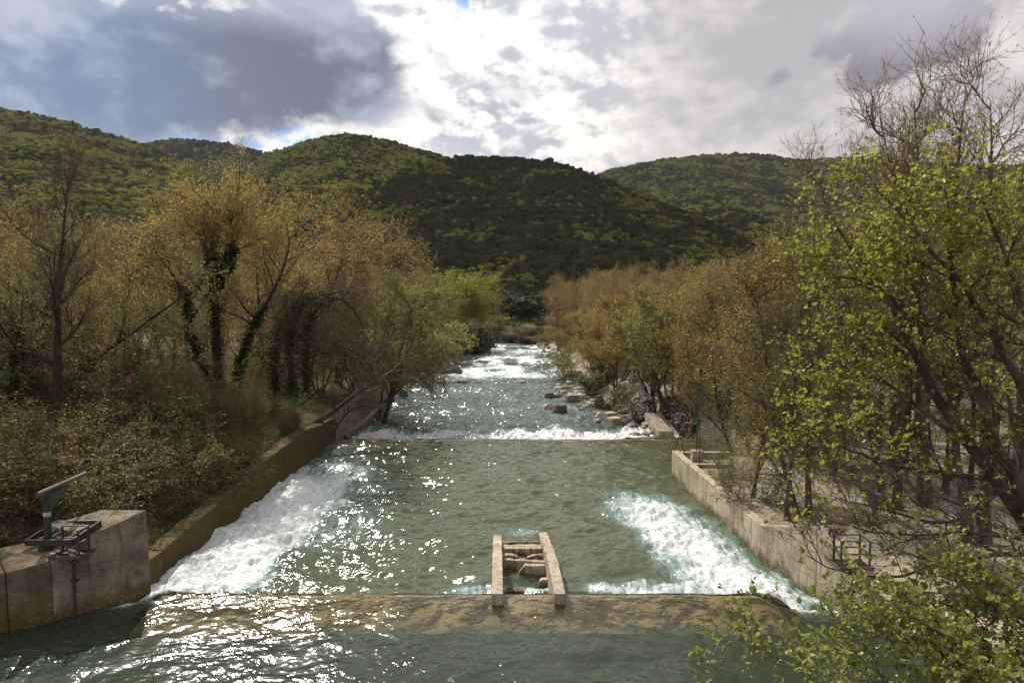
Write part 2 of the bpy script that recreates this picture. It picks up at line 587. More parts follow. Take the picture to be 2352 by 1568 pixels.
def ground_z(x, y):
    x, y = np.broadcast_arrays(np.asarray(x, float), np.asarray(y, float))
    dl = XL(y) - x; dr = x - XR(y)
    bed = bed_z(x, y)
    n = fbm(x * 0.15, y * 0.15, 3, 2) - 0.5
    lw = ip(y, [(0, 0.35), (54, 0.35), (60, 0.5), (84, 0.7), (92, 5.0), (200, 7.0), (300, 6)])
    wall = ip(y, [(0, 1.5), (22, 1.5), (24, 0.0), (27, -0.1), (33, 0.2), (40, 0.85), (47, 1.2), (54, 1.0), (85, 0.2), (105, 0.2), (300, 0.5)])
    zl = wall + ip(dl, [(0, 0), (0.8, 0), (9, 1.3), (30, 2.0), (80, 2.5), (400, 3.0)]) + n * 0.8 * sst(1, 5, dl)
    rw = ip(y, [(0, 0.3), (42.4, 0.3), (43.1, 1.2), (50, 2.0), (56, 2.5), (66, 3.5), (200, 6.0), (215, 4.0)])
    zr0 = ip(y, [(0, 0.7), (24, 0.7), (42, 0.45), (60, 0.55), (300, 0.8)])
    zr = zr0 + ip(dr, [(0, 0), (10, 0.1), (60, 0.9), (400, 3.0)]) + n * 0.35 * sst(2, 8, dr)
    far = sst(218, 232, y)
    rise = np.clip(y - 236, 0, 1200) * 0.02
    zr = zr + far * 2.2 + rise; zl = zl + rise
    a = sst(0, 1, dl / lw); b = sst(0, 1, dr / rw)
    z = bed * (1 - a) * (1 - b) + zl * a + zr * b
    return z


def gz(x, y):
    return float(ground_z(np.array([x]), np.array([y]))[0])


# ------------------------------------------------------------------ ground sheet
offs = np.r_[0, 0.12, 0.35, 0.7, 1.2, 2, 3, 4.2, 5.6, 7.2, 9, 11, 13.5, 16.5, 20, 24, 29, 35, 43, 53, 66, 84, 110, 150, 220, 340, 560, 1000, 2000, 4500]
yy = np.unique(np.round(np.r_[-60, -30, -10, np.arange(0, 20, 2.0), np.arange(20, 46, 0.4), 42.35, 42.45, 42.9, np.arange(46, 60, 0.7), np.arange(60, 130, 1.6), np.arange(130, 262, 2.2), 270, 285, 310, 350, 420, 520, 700, 1000, 1600, 2600, 4200, 7000], 3))
NB = 46
rows = []
for y in yy:
    l, r = float(XL(y)), float(XR(y))
    rows.append(np.r_[l - offs[::-1], np.linspace(l, r, NB + 2)[1:-1], r + offs])
GX = np.array(rows); GY = np.repeat(yy[:, None], GX.shape[1], 1)
GZ = ground_z(GX, GY)
ny, nx = GX.shape
ii = np.arange(ny - 1)[:, None] * nx + np.arange(nx - 1)[None, :]
gq = np.stack([ii, ii + 1, ii + nx + 1, ii + nx], -1).reshape(-1, 4)
dl = (XL(GY) - GX); dr = GX - XR(GY)
a_bed = ((dl <= 0.05) & (dr <= 0.05)).astype(float)
grn = sst(0.50, 0.64, fbm(GX * 0.07 + 3, GY * 0.07, 3, 12)) * sst(13, 24, GX) * sst(42, 58, GY)
a_gravel = (dr > 0) * (1 - grn) * (1 - sst(170, 230, GY)) * (1 - sst(40, 70, dr))
a_gravel = np.maximum(a_gravel, (dr > 0) * (1 - sst(0.8, 1.0, dr / ip(GY, [(42, 1), (56, 2.5), (66, 3.5), (200, 6.0), (215, 4.0)]))) * sst(44, 56, GY))
a_gravel = np.maximum(a_gravel, ((dl > 0) & (dl < 8)) * sst(100, 108, GY) * (1 - sst(175, 195, GY)))
mg, n, o = material("ground_soil_gravel_grass")
p = n.pos()
n1 = n.noise(p, 0.5, 5, 0.6); n2 = n.noise(p, 6.0, 6, 0.7); v1 = n.voro(p, 9.0, 'F1', 1); v2 = n.voro(p, 26.0, 'F1', 1)
soil = n.mix(n.mr(n2, 0.35, 0.7), (0.035, 0.028, 0.016), (0.10, 0.085, 0.05))
grass = n.mix(n.mr(n2, 0.3, 0.7), (0.03, 0.05, 0.010), (0.09, 0.13, 0.022))
lt = n.mix(n.mr(n1, 0.38, 0.6), soil, grass)
vv = n.xyz(v2)
grav = n.mix(vv[0], (0.13, 0.105, 0.075), (0.36, 0.31, 0.25))
grav = n.mix(n.mr(n1, 0.45, 0.68, 0, 0.75), grav, (0.17, 0.125, 0.08))
grav = n.mix(n.mr(n2, 0.58, 0.72, 0, 0.7), grav, (0.07, 0.05, 0.03))
bed = n.mix(n.xyz(v1)[1], (0.06, 0.075, 0.04), (0.24, 0.22, 0.11))
bed = n.mix(n.mr(n1, 0.4, 0.65), bed, (0.10, 0.12, 0.065))
col = n.mix(n.attr('gravel'), lt, grav)
col = n.mix(n.attr('bed'), col, bed)
hgt = n.m('ADD', n.m('MULTIPLY', n2, 1.0), n.m('MULTIPLY', n.voro(p, 14.0), -0.6))
n.l.new(n.bsdf(col, 0.9, 0.2, n.bump(hgt, 0.8, 0.06)), o)
g = link("ground", mkmesh("ground", np.stack([GX, GY, GZ], -1), [gq], mg, True, {'gravel': a_gravel.ravel(), 'bed': a_bed.ravel()}))
tag(g, "valley floor with river bed, gravel park and grassy banks", kind='structure')

# ------------------------------------------------------------------ river water
wy = np.r_[np.arange(-40, 14, 2.0), np.arange(14, 17.4, 0.2), np.arange(17.4, 25.5, 0.065), np.arange(25.5, 62, 0.11), np.arange(62, 110, 0.26), np.arange(110, 206, 0.6), np.arange(206, 254, 1.0)]
NU = 400
us = np.linspace(0, 1, NU)
XRW = np.where((wy > 25) & (wy < 43), np.maximum(XR(wy), 11 + 6.5 * sst(26, 36, wy)), np.where(wy >= 43, XR(wy) + 1.0, XR(wy)))
WX = XL(wy)[:, None] - 0.15 + (XRW - XL(wy) + 0.3)[:, None] * us[None, :]
WY = np.repeat(wy[:, None], NU, 1)


def gauss(x, c, w):
    return np.exp(-((x - c) / w) ** 2)


# foam cover (where the water is broken white)
wig = (fbm(WX * 0.45, WY * 0.25, 4, 31) - 0.5)
e = WX + wig * 3.2
foam = np.zeros_like(WX)
fl = (1 - sst(-10.6 , -7.6, e + 0.10 * np.clip(WY - 38, 0, 20))) * sst(22.9, 23.9, WY) * (1 - 0.70 * sst(36, 52, WY)) * (1 - sst(52.5, 54, WY))
foam = np.maximum(foam, fl)
foam = np.maximum(foam, 0.50 * (1 - sst(-9.5, -3.5, e)) * sst(25, 31, WY) * (1 - sst(38, 50, WY)))
crx = ip(WY, [(20, 9.85), (23, 9.75), (25, 8.8), (28, 8.8), (32, 7.9), (36, 6.9), (40, 6.2), (44, 5.6)])
crw = ip(WY, [(20, 0.25), (21.4, 0.35), (23.2, 0.6), (24.5, 2.6), (28, 2.0), (33, 2.5), (38, 2.4), (42, 1.9)])
fr = np.exp(-(np.abs(e * 0.7 + WX * 0.3 - crx) / crw) ** 2.2) * sst(21.3, 21.9, WY) * (1 - sst(34.5, 42, WY))
foam = np.maximum(foam, fr * np.where(WY < 23.4, 0.8, 1.0))
foam = np.maximum(foam, gauss(WX - XR(WY), -0.15, 0.28) * sst(21.5, 22.2, WY) * (1 - sst(24.5, 27, WY)) * 0.75)
foam = np.maximum(foam, gauss(WY, 25.2 + wig * 1.6, 0.7) * sst(2.2, 3.2, WX) * (1 - sst(8, 9, WX)) * 0.85)
foam = np.maximum(foam, gauss(WY, 25.0 + wig, 0.55) * sst(-3.4, -1.5, WX) * (1 - sst(1.6, 2.0, WX)) * 0.75)
foam = np.maximum(foam, gauss(WX - XL(WY), 0.45, 0.4) * sst(21.6, 22.3, WY) * (1 - sst(23, 23.6, WY)) * 0.8)
foam = np.maximum(foam, gauss(WX, 0.5, 1.1) * gauss(WY, 31.6, 0.8) * 0.55)
b2 = sst(54.6, 55.4, WY) * (1 - sst(59.5 + wig * 9, 69 + wig * 12, WY))
foam = np.maximum(foam, b2 * (0.72 + 0.6 * wig + 0.25 * sst(0, 4, WX)))
foam = np.maximum(foam, (0.41 + 1.2 * (fbm(WX * 0.30, WY * 0.16, 4, 41) - 0.5)) * sst(92, 125, WY) * (1 - sst(200, 215, WY)) * 1.7)
foam = np.maximum(foam, 0.30 * sst(58, 66, WY))
foam = np.maximum(foam, 0.42 * sst(0.46, 0.60, fbm(WX * 0.3, WY * 0.2, 4, 43)) * sst(62, 75, WY))
foam = np.maximum(foam, 0.16 * sst(0.48, 0.60, fbm(WX * 0.35, WY * 0.2, 4, 44)) * (1 - sst(-6, -1, WX)) * sst(26, 30, WY) * (1 - sst(52, 55, WY)))
foam = np.clip(foam, 0, 1)
rough = np.clip(0.15 + foam * 1.0 + 0.45 * sst(55, 60, WY), 0, 1)
Z0 = water_z(WX, WY)
calm = 1 - sst(20, 24, WY)
wv = (fbm(WX * 0.55 + WY * 0.25, WY * 0.9 - WX * 0.2, 4, 51) - 0.5) * 0.40 + (fbm(WX * 2.6, WY * 3.2, 3, 52) - 0.5) * 0.10
wv = wv * (0.35 + 0.65 * (1 - calm)) + foam * ((fbm(WX * 1.0, WY * 0.6, 4, 53) - 0.45) * 0.55 + (fbm(WX * 4.2, WY * 2.6, 4, 54) - 0.5) * 0.26)
wv *= np.where(WY > 54, 1.25, 1.0)
crest = gauss(WY, 22.9, 0.9) + gauss(WY, 53.9, 0.5)
wv *= (1 - 0.75 * np.clip(crest, 0, 1) * (WX < 9) * (foam < 0.4))
Z = Z0 + wv
# shallow skin over the sill of each weir
sill1 = ip(WY, [(0, -9), (20.4, -1.75), (21.15, -0.42), (22.75, -0.07), (23.2, -0.06), (23.5, -0.9), (24, -9)])
sill1 = np.where((WX > -12.15) & (WX < 9.2), sill1, -9)
sill2 = ip(WY, [(0, -9), (52.2, -2.0), (53.6, -0.76), (54.2, -0.75), (54.5, -1.8), (55, -9)])
depth = Z - np.maximum(bed_z(WX, WY), np.maximum(sill1, sill2))
NW, _ = WX.shape
ii = np.arange(NW - 1)[:, None] * NU + np.arange(NU - 1)[None, :]
wq = np.stack([ii, ii + 1, ii + NU + 1, ii + NU], -1).reshape(-1, 4)

mw, n, o = material("river_water")
p = n.pos(); X = n.xyz(p)
foamA = n.attr('foam'); dep = n.attr('depth'); ra = n.attr('chop')
fv = n.comb(n.m('MULTIPLY', X[0], 1.0), n.m('MULTIPLY', X[1], 0.6), 0.0)
f1 = n.noise(fv, 1.6, 8, 0.68, 0.6); f2 = n.noise(p, 9.0, 6, 0.7, 0.3)
f3 = n.noise(n.comb(n.m('MULTIPLY', X[0], 2.2), n.m('MULTIPLY', X[1], 0.5), 2.0), 1.3, 6, 0.65, 1.2)
fsum = n.m('ADD', n.m('MULTIPLY', f1, 0.22), n.m('ADD', n.m('MULTIPLY', f2, 0.23), n.m('MULTIPLY', f3, 0.55)))
thr = n.m('SUBTRACT', 0.80, n.m('MULTIPLY', foamA, 0.40))
fm = n.mr(fsum, n.m('SUBTRACT', thr, 0.13), n.m('ADD', thr, 0.11))
sw = n.noise(n.comb(n.m('MULTIPLY', X[0], 0.5), n.m('MULTIPLY', X[1], 0.5), 0.0), 0.55, 2, 0.5, 0.0, 1)   # slow swirl of the current
scl = n.new('ShaderNodeVectorMath', operation='SCALE'); n.l.new(sw, scl.inputs[0]); scl.inputs['Scale'].default_value = 2.2
wp = n.vm('ADD', n.comb(n.m('MULTIPLY', X[0], 0.62), X[1], 0.0), scl.outputs[0])
w1 = n.noise(wp, 1.9, 2, 0.5, 0.5)
w2 = n.noise(wp, 6.0, 2, 0.5, 0.4)
w3 = n.noise(wp, 16.0, 1, 0.5, 0.0)
amp = n.mr(n.noise(n.comb(X[0], X[1], 5.0), 0.22, 3), 0.35, 0.68, 0.45, 1.25)
h = n.m('ADD', n.m('MULTIPLY', w1, 1.0), n.m('ADD', n.m('MULTIPLY', w2, 0.36), n.m('MULTIPLY', w3, 0.07)))
nrm = n.bump(h, 1.0, n.m('MULTIPLY', n.m('MULTIPLY', amp, n.mr(X[1], 22.5, 26.0, 1.0, 0.72)), n.m('ADD', n.mr(X[0], -9.0, 3.0, 0.078, 0.045), n.m('MULTIPLY', n.m('MULTIPLY', ra, n.mr(X[1], 50, 60, 1.0, 0.7)), 0.115))))
murk = n.m('SUBTRACT', 1.0, n.m('POWER', 2.718, n.m('MULTIPLY', n.m('MAXIMUM', dep, 0.0), n.mr(X[1], 21, 25, -0.46, -0.66))))
mcol = n.mix(n.noise(p, 0.35, 3), (0.078, 0.102, 0.058), (0.125, 0.142, 0.078))
mcol = n.mix(n.mr(X[1], 23.5, 20.5), mcol, (0.040, 0.058, 0.036))
mcol = n.mix(n.mr(X[1], 50, 70), mcol, (0.075, 0.105, 0.105))
mcol = n.mix(n.mr(foamA, 0.15, 0.8), mcol, (0.20, 0.34, 0.31))
dif = n.new('ShaderNodeBsdfDiffuse'); n.put(dif.inputs[0], mcol)
tra = n.new('ShaderNodeBsdfTransparent'); n.put(tra.inputs[0], (0.86, 0.90, 0.80))
body = n.mixs(murk, tra.outputs[0], dif.outputs[0])
gl = n.new('ShaderNodeBsdfGlossy'); n.put(gl.inputs[0], (1, 1, 1)); n.put(gl.inputs['Roughness'], 0.12); n.l.new(nrm, gl.inputs['Normal'])
fre = n.new('ShaderNodeFresnel'); n.put(fre.inputs[0], 1.33); n.l.new(nrm, fre.inputs['Normal'])
wat = n.mixs(fre.outputs[0], body, gl.outputs[0])
fo = n.bsdf((0.72, 0.76, 0.76), 0.6, 0.3, n.bump(n.m('ADD', f1, n.m('ADD', f3, n.m('MULTIPLY', f2, 0.9))), 0.9, 0.15))
n.l.new(n.mixs(fm, wat, fo), o)
w = link("river_water", mkmesh("river_water", np.stack([WX, WY, Z], -1), [wq], mw, True, {'foam': foam.ravel(), 'depth': depth.ravel(), 'chop': rough.ravel()}))
tag(w, "green river running over two weirs with white broken water", kind='structure')

# ------------------------------------------------------------------ concrete
def concrete(name, light=(0.36, 0.32, 0.26), dark=(0.15, 0.13, 0.10), moss=None, z0=0.0, z1=1.0, mosscol=(0.06, 0.06, 0.012), boards=True, mossamt=0.5, topmoss=False):
    m, n, o = material(name)
    p = n.pos(); x = n.xyz(p)
    a = n.noise(p, 1.1, 6, 0.65); b = n.noise(p, 9.0, 5, 0.7)
    s = n.noise(n.comb(n.m('MULTIPLY', x[0], 3.0), n.m('MULTIPLY', x[1], 3.0), n.m('MULTIPLY', x[2], 0.35)), 1.4, 5, 0.6)
    col = n.mix(n.mr(a, 0.3, 0.7), dark, light)
    col = n.mix(n.mr(s, 0.46, 0.70, 0, 0.75), col, tuple(c * 0.45 for c in dark))
    col = n.mix(n.mr(b, 0.35, 0.7, 0, 0.35), col, tuple(min(1, c * 1.15) for c in light))
    if boards:
        fz = n.m('FRACT', n.m('MULTIPLY', n.m('ADD', x[2], n.m('MULTIPLY', a, 0.03)), 1.35))
        ln = n.m('MULTIPLY', n.m('LESS_THAN', fz, 0.03), n.mr(b, 0.35, 0.5))
        col = n.mix(n.m('MULTIPLY', ln, 0.6), col, (0.05, 0.042, 0.03))
    if moss:
        zz = n.m('ADD', x[2], n.m('MULTIPLY', n.m('SUBTRACT', a, 0.5), 1.6))
        if moss == 'foot':
            mk = n.mr(zz, z0, z1, 1.0, 0.0)
        else:
            mk = n.mr(a, 0.62 - mossamt * 0.3, 0.74 - mossamt * 0.3)
        mk = n.m('MULTIPLY', mk, n.mr(b, 0.3, 0.55))
        mc = n.mix(n.mr(n.noise(p, 3.0, 4), 0.4, 0.62), mosscol, (0.10, 0.058, 0.012))
        col = n.mix(mk, col, mc)
    if topmoss:
        up = n.xyz(n.new('ShaderNodeNewGeometry').outputs['Normal'])[2]
        tm_ = n.m('MULTIPLY', n.mr(up, 0.6, 0.9), n.mr(n.noise(p, 1.3, 5, 0.7), 0.50, 0.62))
        col = n.mix(tm_, col, n.mix(b, (0.07, 0.055, 0.008), (0.20, 0.13, 0.015)))
        drip = n.m('MULTIPLY', n.mr(n.noise(n.comb(n.m('MULTIPLY', x[0], 5.0), n.m('MULTIPLY', x[1], 5.0), n.m('MULTIPLY', x[2], 0.5)), 1.0, 5, 0.7), 0.50, 0.66), n.mr(n.m('SUBTRACT', x[2], n.m('MULTIPLY', a, 1.4)), 0.4, 2.0))
        col = n.mix(n.m('MULTIPLY', drip, 0.75), col, (0.035, 0.028, 0.02))
    hh = n.m('ADD', n.m('MULTIPLY', b, 0.7), a)
    n.l.new(n.bsdf(col, 0.9, 0.2, n.bump(hh, 0.7, 0.03)), o)
    return m


M_WALL = concrete("concrete_pale", (0.42, 0.36, 0.27), (0.22, 0.185, 0.135), 'foot', -0.75, -0.1)
M_PIER = concrete("concrete_pier", (0.30, 0.25, 0.185), (0.10, 0.083, 0.06), 'foot', -0.1, 1.0, topmoss=True)
M_MOSSY = concrete("concrete_mossy", (0.15, 0.11, 0.065), (0.05, 0.038, 0.022), 'all', mosscol=(0.055, 0.05, 0.010), boards=False, mossamt=0.8)
M_LADDER = concrete("concrete_ladder", (0.44, 0.37, 0.28), (0.22, 0.185, 0.14), 'foot', -0.85, -0.45, (0.03, 0.025, 0.012), boards=False)
M_SILL = concrete("concrete_wet_sill", (0.38, 0.265, 0.145), (0.20, 0.135, 0.07), boards=False)

# right retaining wall: long straight wall with a return, and the gate abutment
def wallstrip(mb, base, top, inward, thick, zb=-3.0):
    """river-face polyline base(x,y), top(x,y,z); thickness along inward (x,y)"""
    for k in range(len(base) - 1):
        b0, b1, t0, t1 = base[k], base[k + 1], top[k], top[k + 1]
        i = np.array([inward[0], inward[1]]) * thick
        mb.hexa([(b0[0], b0[1], zb), (b0[0] + i[0], b0[1] + i[1], zb), (b1[0] + i[0], b1[1] + i[1], zb), (b1[0], b1[1], zb)],
                [tuple(t0), (t0[0] + i[0], t0[1] + i[1], t0[2]), (t1[0] + i[0], t1[1] + i[1], t1[2]), tuple(t1)])


rw_ = empty("retaining_wall", (10.4, 35, 0))
tag(rw_, "pale board-marked concrete wall edging the gravel park along the water", "wall")
mb = MB()
wallstrip(mb, [(10.47, 28.35), (10.0, 42.4)], [(10.5, 28.35, 0.70), (10.03, 42.4, 0.90)], (1, 0.03), 0.42)
o1 = link("wall", mb.mesh("right_wall", M_WALL, bevel=0.025), rw_)
mb = MB(); mb.box((12.0, 42.18, -0.9), (3.1, 0.36, 3.5)); mb.box((11.75, 39.6, 0.0), (2.3, 0.32, 1.4))
o2 = link("cross_wall", mb.mesh("right_cross_wall", M_WALL, bevel=0.025), rw_)
for q in (o1, o2): q.matrix_parent_inverse = Matrix.Translation((-10.4, -35, 0))

ab = empty("gate_abutment", (11.5, 24, 0))
tag(ab, "streaked concrete abutment rising to a peak beside the right sluice", "abutment")
mb = MB()
wallstrip(mb, [(10.46, 28.28), (11.02, 24.3)], [(10.48, 28.28, 0.72), (11.05, 24.3, 1.98)], (1, 0.14), 1.6)
wallstrip(mb, [(11.021, 24.29), (11.2, 22.7), (11.5, 20.6)], [(11.051, 24.29, 1.96), (11.2, 22.7, 1.45), (11.5, 20.6, 0.85)], (1, 0.1), 3.2)
wallstrip(mb, [(11.501, 20.59), (12.6, 15), (14, 8)], [(11.501, 20.59, 0.84), (12.6, 15, 0.84), (14, 8, 0.84)], (1, 0.15), 2.5)
q = link("wall", mb.mesh("right_abutment", M_WALL, bevel=0.02), ab); q.matrix_parent_inverse = Matrix.Translation((-11.5, -24, 0))

# left mossy wall
mw_ = empty("mossy_wall", (-14, 36, 0))
tag(mw_, "long brown moss-covered concrete wall along the left bank", "wall")
tops = [(375, 1262), (490, 1165), (620, 1050), (700, 990), (736, 976)]
topl = []
for (px, py) in tops:
    r = ray(px, py); t = -13.95 / r[0]; topl.append((-13.95, r[1] * t, CAMH + r[2] * t))
topl = [(-13.95, 23.4, topl[0][2] - 0.1)] + topl + [(-14.1, 54.2, 1.05)]
mb = MB()
wallstrip(mb, [(p_[0] + 0.12, p_[1]) for p_ in topl], topl, (-1, 0), 0.75)
q = link("wall", mb.mesh("left_wall", M_MOSSY, bevel=0.06, cell=0.7, rough=0.07, smooth=True), mw_); q.matrix_parent_inverse = Matrix.Translation((14, -36, 0))
fw = empty("river_wall", (-14.8, 70, 0))
tag(fw, "bare grey brown concrete wall below the leaning tree beyond the upper weir", "wall")
mb = MB()
wallstrip(mb, [(-14.1, 54.21), (-14.6, 66), (-15.4, 85)], [(-14.2, 54.21, 1.35), (-14.7, 66, 1.1), (-15.5, 85, 0.45)], (-1, 0), 0.6, -3.5)
q = link("wall", mb.mesh("far_wall", concrete("concrete_brown", (0.30, 0.24, 0.17), (0.14, 0.11, 0.075)), bevel=0.04), fw); q.matrix_parent_inverse = Matrix.Translation((14.8, -70, 0))

# left sluice pier: tall ramped block plus lower quay towards the camera
pier = empty("sluice_pier", (-13.4, 22.2, 0))
tag(pier, "tall stained concrete pier with sloping mossy top at the left sluice", "pier")
f0, f1, f2, f3 = (-12.4, 23.12), (-13.72, 21.86), (-14.45, 21.12), (-15.42, 20.5)
nrm_ = np.array([-0.70, 0.714]); th_ = 2.6
mb = MB()
def seg(mb, a, b, za, zb_, ia, ib):
    mb.hexa([(b[0], b[1], -2.5), (a[0], a[1], -2.5), (a[0] + ia[0], a[1] + ia[1], -2.5), (b[0] + ib[0], b[1] + ib[1], -2.5)],
            [(b[0] - .05 * zb_, b[1] + .02, zb_), (a[0] - .06 * za, a[1] + .02, za), (a[0] + ia[0], a[1] + ia[1], za), (b[0] + ib[0], b[1] + ib[1], zb_)])
seg(mb, f0, f1, 2.96, 2.46, (-1.75, 0.12), (-2.2, 1.2)); seg(mb, f1, f2, 1.955, 1.95, (-2.2, 1.2), (-1.9, 1.9))
q = link("wall", mb.mesh("left_pier", M_PIER, bevel=0.03), pier); q.matrix_parent_inverse = Matrix.Translation((13.4, -22.2, 0))
mb = MB()
seg(mb, f2, f3, 1.935, 1.80, (-1.9, 1.9), (-2.0, 2.1)); seg(mb, (-15.43, 20.49), (-24, 15.0), 1.79, 1.75, (-2.0, 2.1), (-3, 3))
q = link("quay", mb.mesh("left_quay", concrete("concrete_dark", (0.20, 0.16, 0.11), (0.07, 0.055, 0.04), 'foot', 0.2, 1.6, topmoss=True), bevel=0.03), pier); q.matrix_parent_inverse = Matrix.Translation((13.4, -22.2, 0))  # darker copy of the pier concrete, shade on this stretch put into its colour

# weirs
for nm, lab, prof, xa, xb, seed in (
    ("weir", "near brown concrete weir sill under a thin sheet of water", [(20.4, -1.75), (21.15, -0.42), (22.75, -0.07), (23.2, -0.06), (23.5, -0.9), (23.9, -2.3), (20.4, -2.4)], -12.15, 9.15, 3),
    ("weir", "far concrete weir sill with white water breaking beyond it", [(52.2, -2.0), (53.5, -0.79), (53.8, -0.75), (54.2, -0.76), (54.5, -1.8), (54.7, -3.2), (52.2, -3.2)], -14.2, 17.0, 4)):
    xs = np.linspace(xa, xb, 140)
    prof = np.array(prof); K = len(prof)
    V = np.zeros((len(xs), K, 3))
    V[:, :, 0] = xs[:, None]; V[:, :, 1] = prof[None, :, 0]; V[:, :, 2] = prof[None, :, 1]
    if seed == 3:   # rounded ends bending upstream
        en = np.clip((xs - (xb - 0.8)) / 0.8, 0, 1) ** 2 * 0.9
        V[:, :, 2] -= (en[:, None] * 0.35); V[:, :, 1] -= en[:, None] * 0.5
    V[:, :5, 2] += ((fbm(xs * 0.7, xs * 0, 3, seed) - 0.5) * 0.07)[:, None]
    k = np.arange(len(xs) - 1)[:, None] * K + np.arange(K)[None, :]
    k2 = np.arange(len(xs) - 1)[:, None] * K + (np.arange(K)[None, :] + 1) % K
    q4 = np.stack([k, k2, k2 + K, k + K], -1).reshape(-1, 4)
    ends = np.array([list(range(K))[::-1], [(len(xs) - 1) * K + i for i in range(K)]])
    ob = link(nm, mkmesh("weir_sill", V.reshape(-1, 3), [q4, ends], M_SILL))
    tag(ob, lab, "weir")

# ------------------------------------------------------------------ fish ladder
fl_ = empty("fish_ladder", (0.5, 26.5, 0))
tag(fl_, "broken concrete fish ladder with stepped side walls below the near weir", "fish ladder")
def lad(t, side, o_):
    """point on the ladder plan: t along 0..1, side -1/1"""
    a = np.array([0.56, 22.35]); b = np.array([0.38, 30.9])
    c = a + (b - a) * t
    return (c[0] + side * o_, c[1])
zs = [0.36, 0.20, 0.02, -0.13, -0.28, -0.42]
ts = {-1: [0, 0.44, 0.62, 0.78, 0.87, 1.0], 1: [0, 0.40, 0.56, 0.68, 0.80, 0.90, 1.0]}
for sd in (-1, 1):
    mb = MB()
    tl = ts[sd]
    zz = zs if sd == 1 else [0.36, 0.16, -0.08, -0.25, -0.55]
    for k in range(len(tl) - 1):
        ti, to = (1.24, 0.86)
        g_ = 0.004 * (k % 2)
        p0, p1 = lad(tl[k], sd, to + g_), lad(tl[k], sd, ti - g_)
        p2, p3 = lad(tl[k + 1], sd, ti - g_), lad(tl[k + 1], sd, to + g_)
        ring = [p0, p1, p2, p3] if sd == 1 else [p1, p0, p3, p2]
        mb.hexa([(*q_, -2.2) for q_ in ring], [(*q_, zz[k] - 0.015 * i_) for q_, i_ in zip(ring, (0, 0, 1, 1))])
    q = link("side_wall", mb.mesh("ladder_side", M_LADDER, bevel=0.03, cell=0.35, rough=0.022, seed=sd, smooth=False), fl_)
    q.matrix_parent_inverse = Matrix.Translation((-0.5, -26.5, 0))
def baffle(t, ztop, x0, x1, th=0.26, tilt=0.0, rough=0.04, zb=-2.0, seed=0):
    mb = MB()
    n_ = 8
    a = lad(t, 1, x0); b = lad(t, 1, x1)
    xs_ = np.linspace(a[0], b[0], n_)
    for k in range(n_ - 1):
        z0_, z1_ = ztop(k / (n_ - 1)), ztop((k + 1) / (n_ - 1))
        mb.hexa([(xs_[k], a[1] - th / 2, zb), (xs_[k + 1], a[1] - th / 2, zb), (xs_[k + 1], a[1] + th / 2, zb), (xs_[k], a[1] + th / 2, zb)],
                [(xs_[k], a[1] - th / 2, z0_), (xs_[k + 1], a[1] - th / 2, z1_), (xs_[k + 1], a[1] + th / 2, z1_), (xs_[k], a[1] + th / 2, z0_)])
    q = link("baffle", mb.mesh("ladder_baffle", M_LADDER, bevel=0.02, cell=0.2, rough=rough, seed=seed), fl_)
    q.matrix_parent_inverse = Matrix.Translation((-0.5, -26.5, 0))
    return q
baffle(0.33, lambda u: -0.70, -0.84, -0.05, 0.34, seed=1)
baffle(0.37, lambda u: -0.42 - 0.7 * (1 - min(1, u * 2.2)), 0.35, 0.84, 0.22, seed=2)
baffle(0.50, lambda u: -0.30 - 0.9 * max(0, 1 - u * 2.6), -0.55, 0.84, 0.24, seed=3)
baffle(0.555, lambda u: -0.24 - 0.10 * u, -0.84, 0.84, 0.22, seed=4)
baffle(0.66, lambda u: -0.46 + 0.1 * math.sin(u * 9), -0.84, 0.84, 0.22, rough=0.07, seed=5)
baffle(0.745, lambda u: -0.34, -0.84, 0.84, 0.40, seed=6)
baffle(0.82, lambda u: -0.50, -0.84, 0.84, 0.16, seed=7)
baffle(0.92, lambda u: -0.64, -0.84, 0.84, 0.16, seed=8)
mrust, n, o = material("rusty_steel")
p = n.pos()
c_ = n.mix(n.mr(n.noise(p, 8, 5, 0.7), 0.35, 0.65), (0.05, 0.028, 0.018), (0.17, 0.085, 0.05))
n.l.new(n.bsdf(c_, 0.7, 0.4, n.bump(n.noise(p, 30, 4), 0.3, 0.01), 0.3), o)
mb = MB()
for t, z in ((0.81, -0.5), (0.655, -0.42), (0.365, -0.5)):
    a = lad(t, 1, -0.84 if t > 0.5 else 0.4); b = lad(t, 1, 0.84)
    for k in range(11):
        u = k / 10; x_ = a[0] + (b[0] - a[0]) * u
        mb.tube([(x_, a[1] - 0.16, z - 0.45), (x_, a[1] - 0.16, z + 0.02 + 0.06 * math.sin(k * 2.3))], 0.009, 4)
    mb.tube([(a[0], a[1] - 0.165, z - 0.03), (b[0], b[1] - 0.165, z - 0.02)], 0.009, 4)
    q = link("rebar", mb.mesh("ladder_rebar", mrust), fl_); q.matrix_parent_inverse = Matrix.Translation((-0.5, -26.5, 0)); mb = MB()
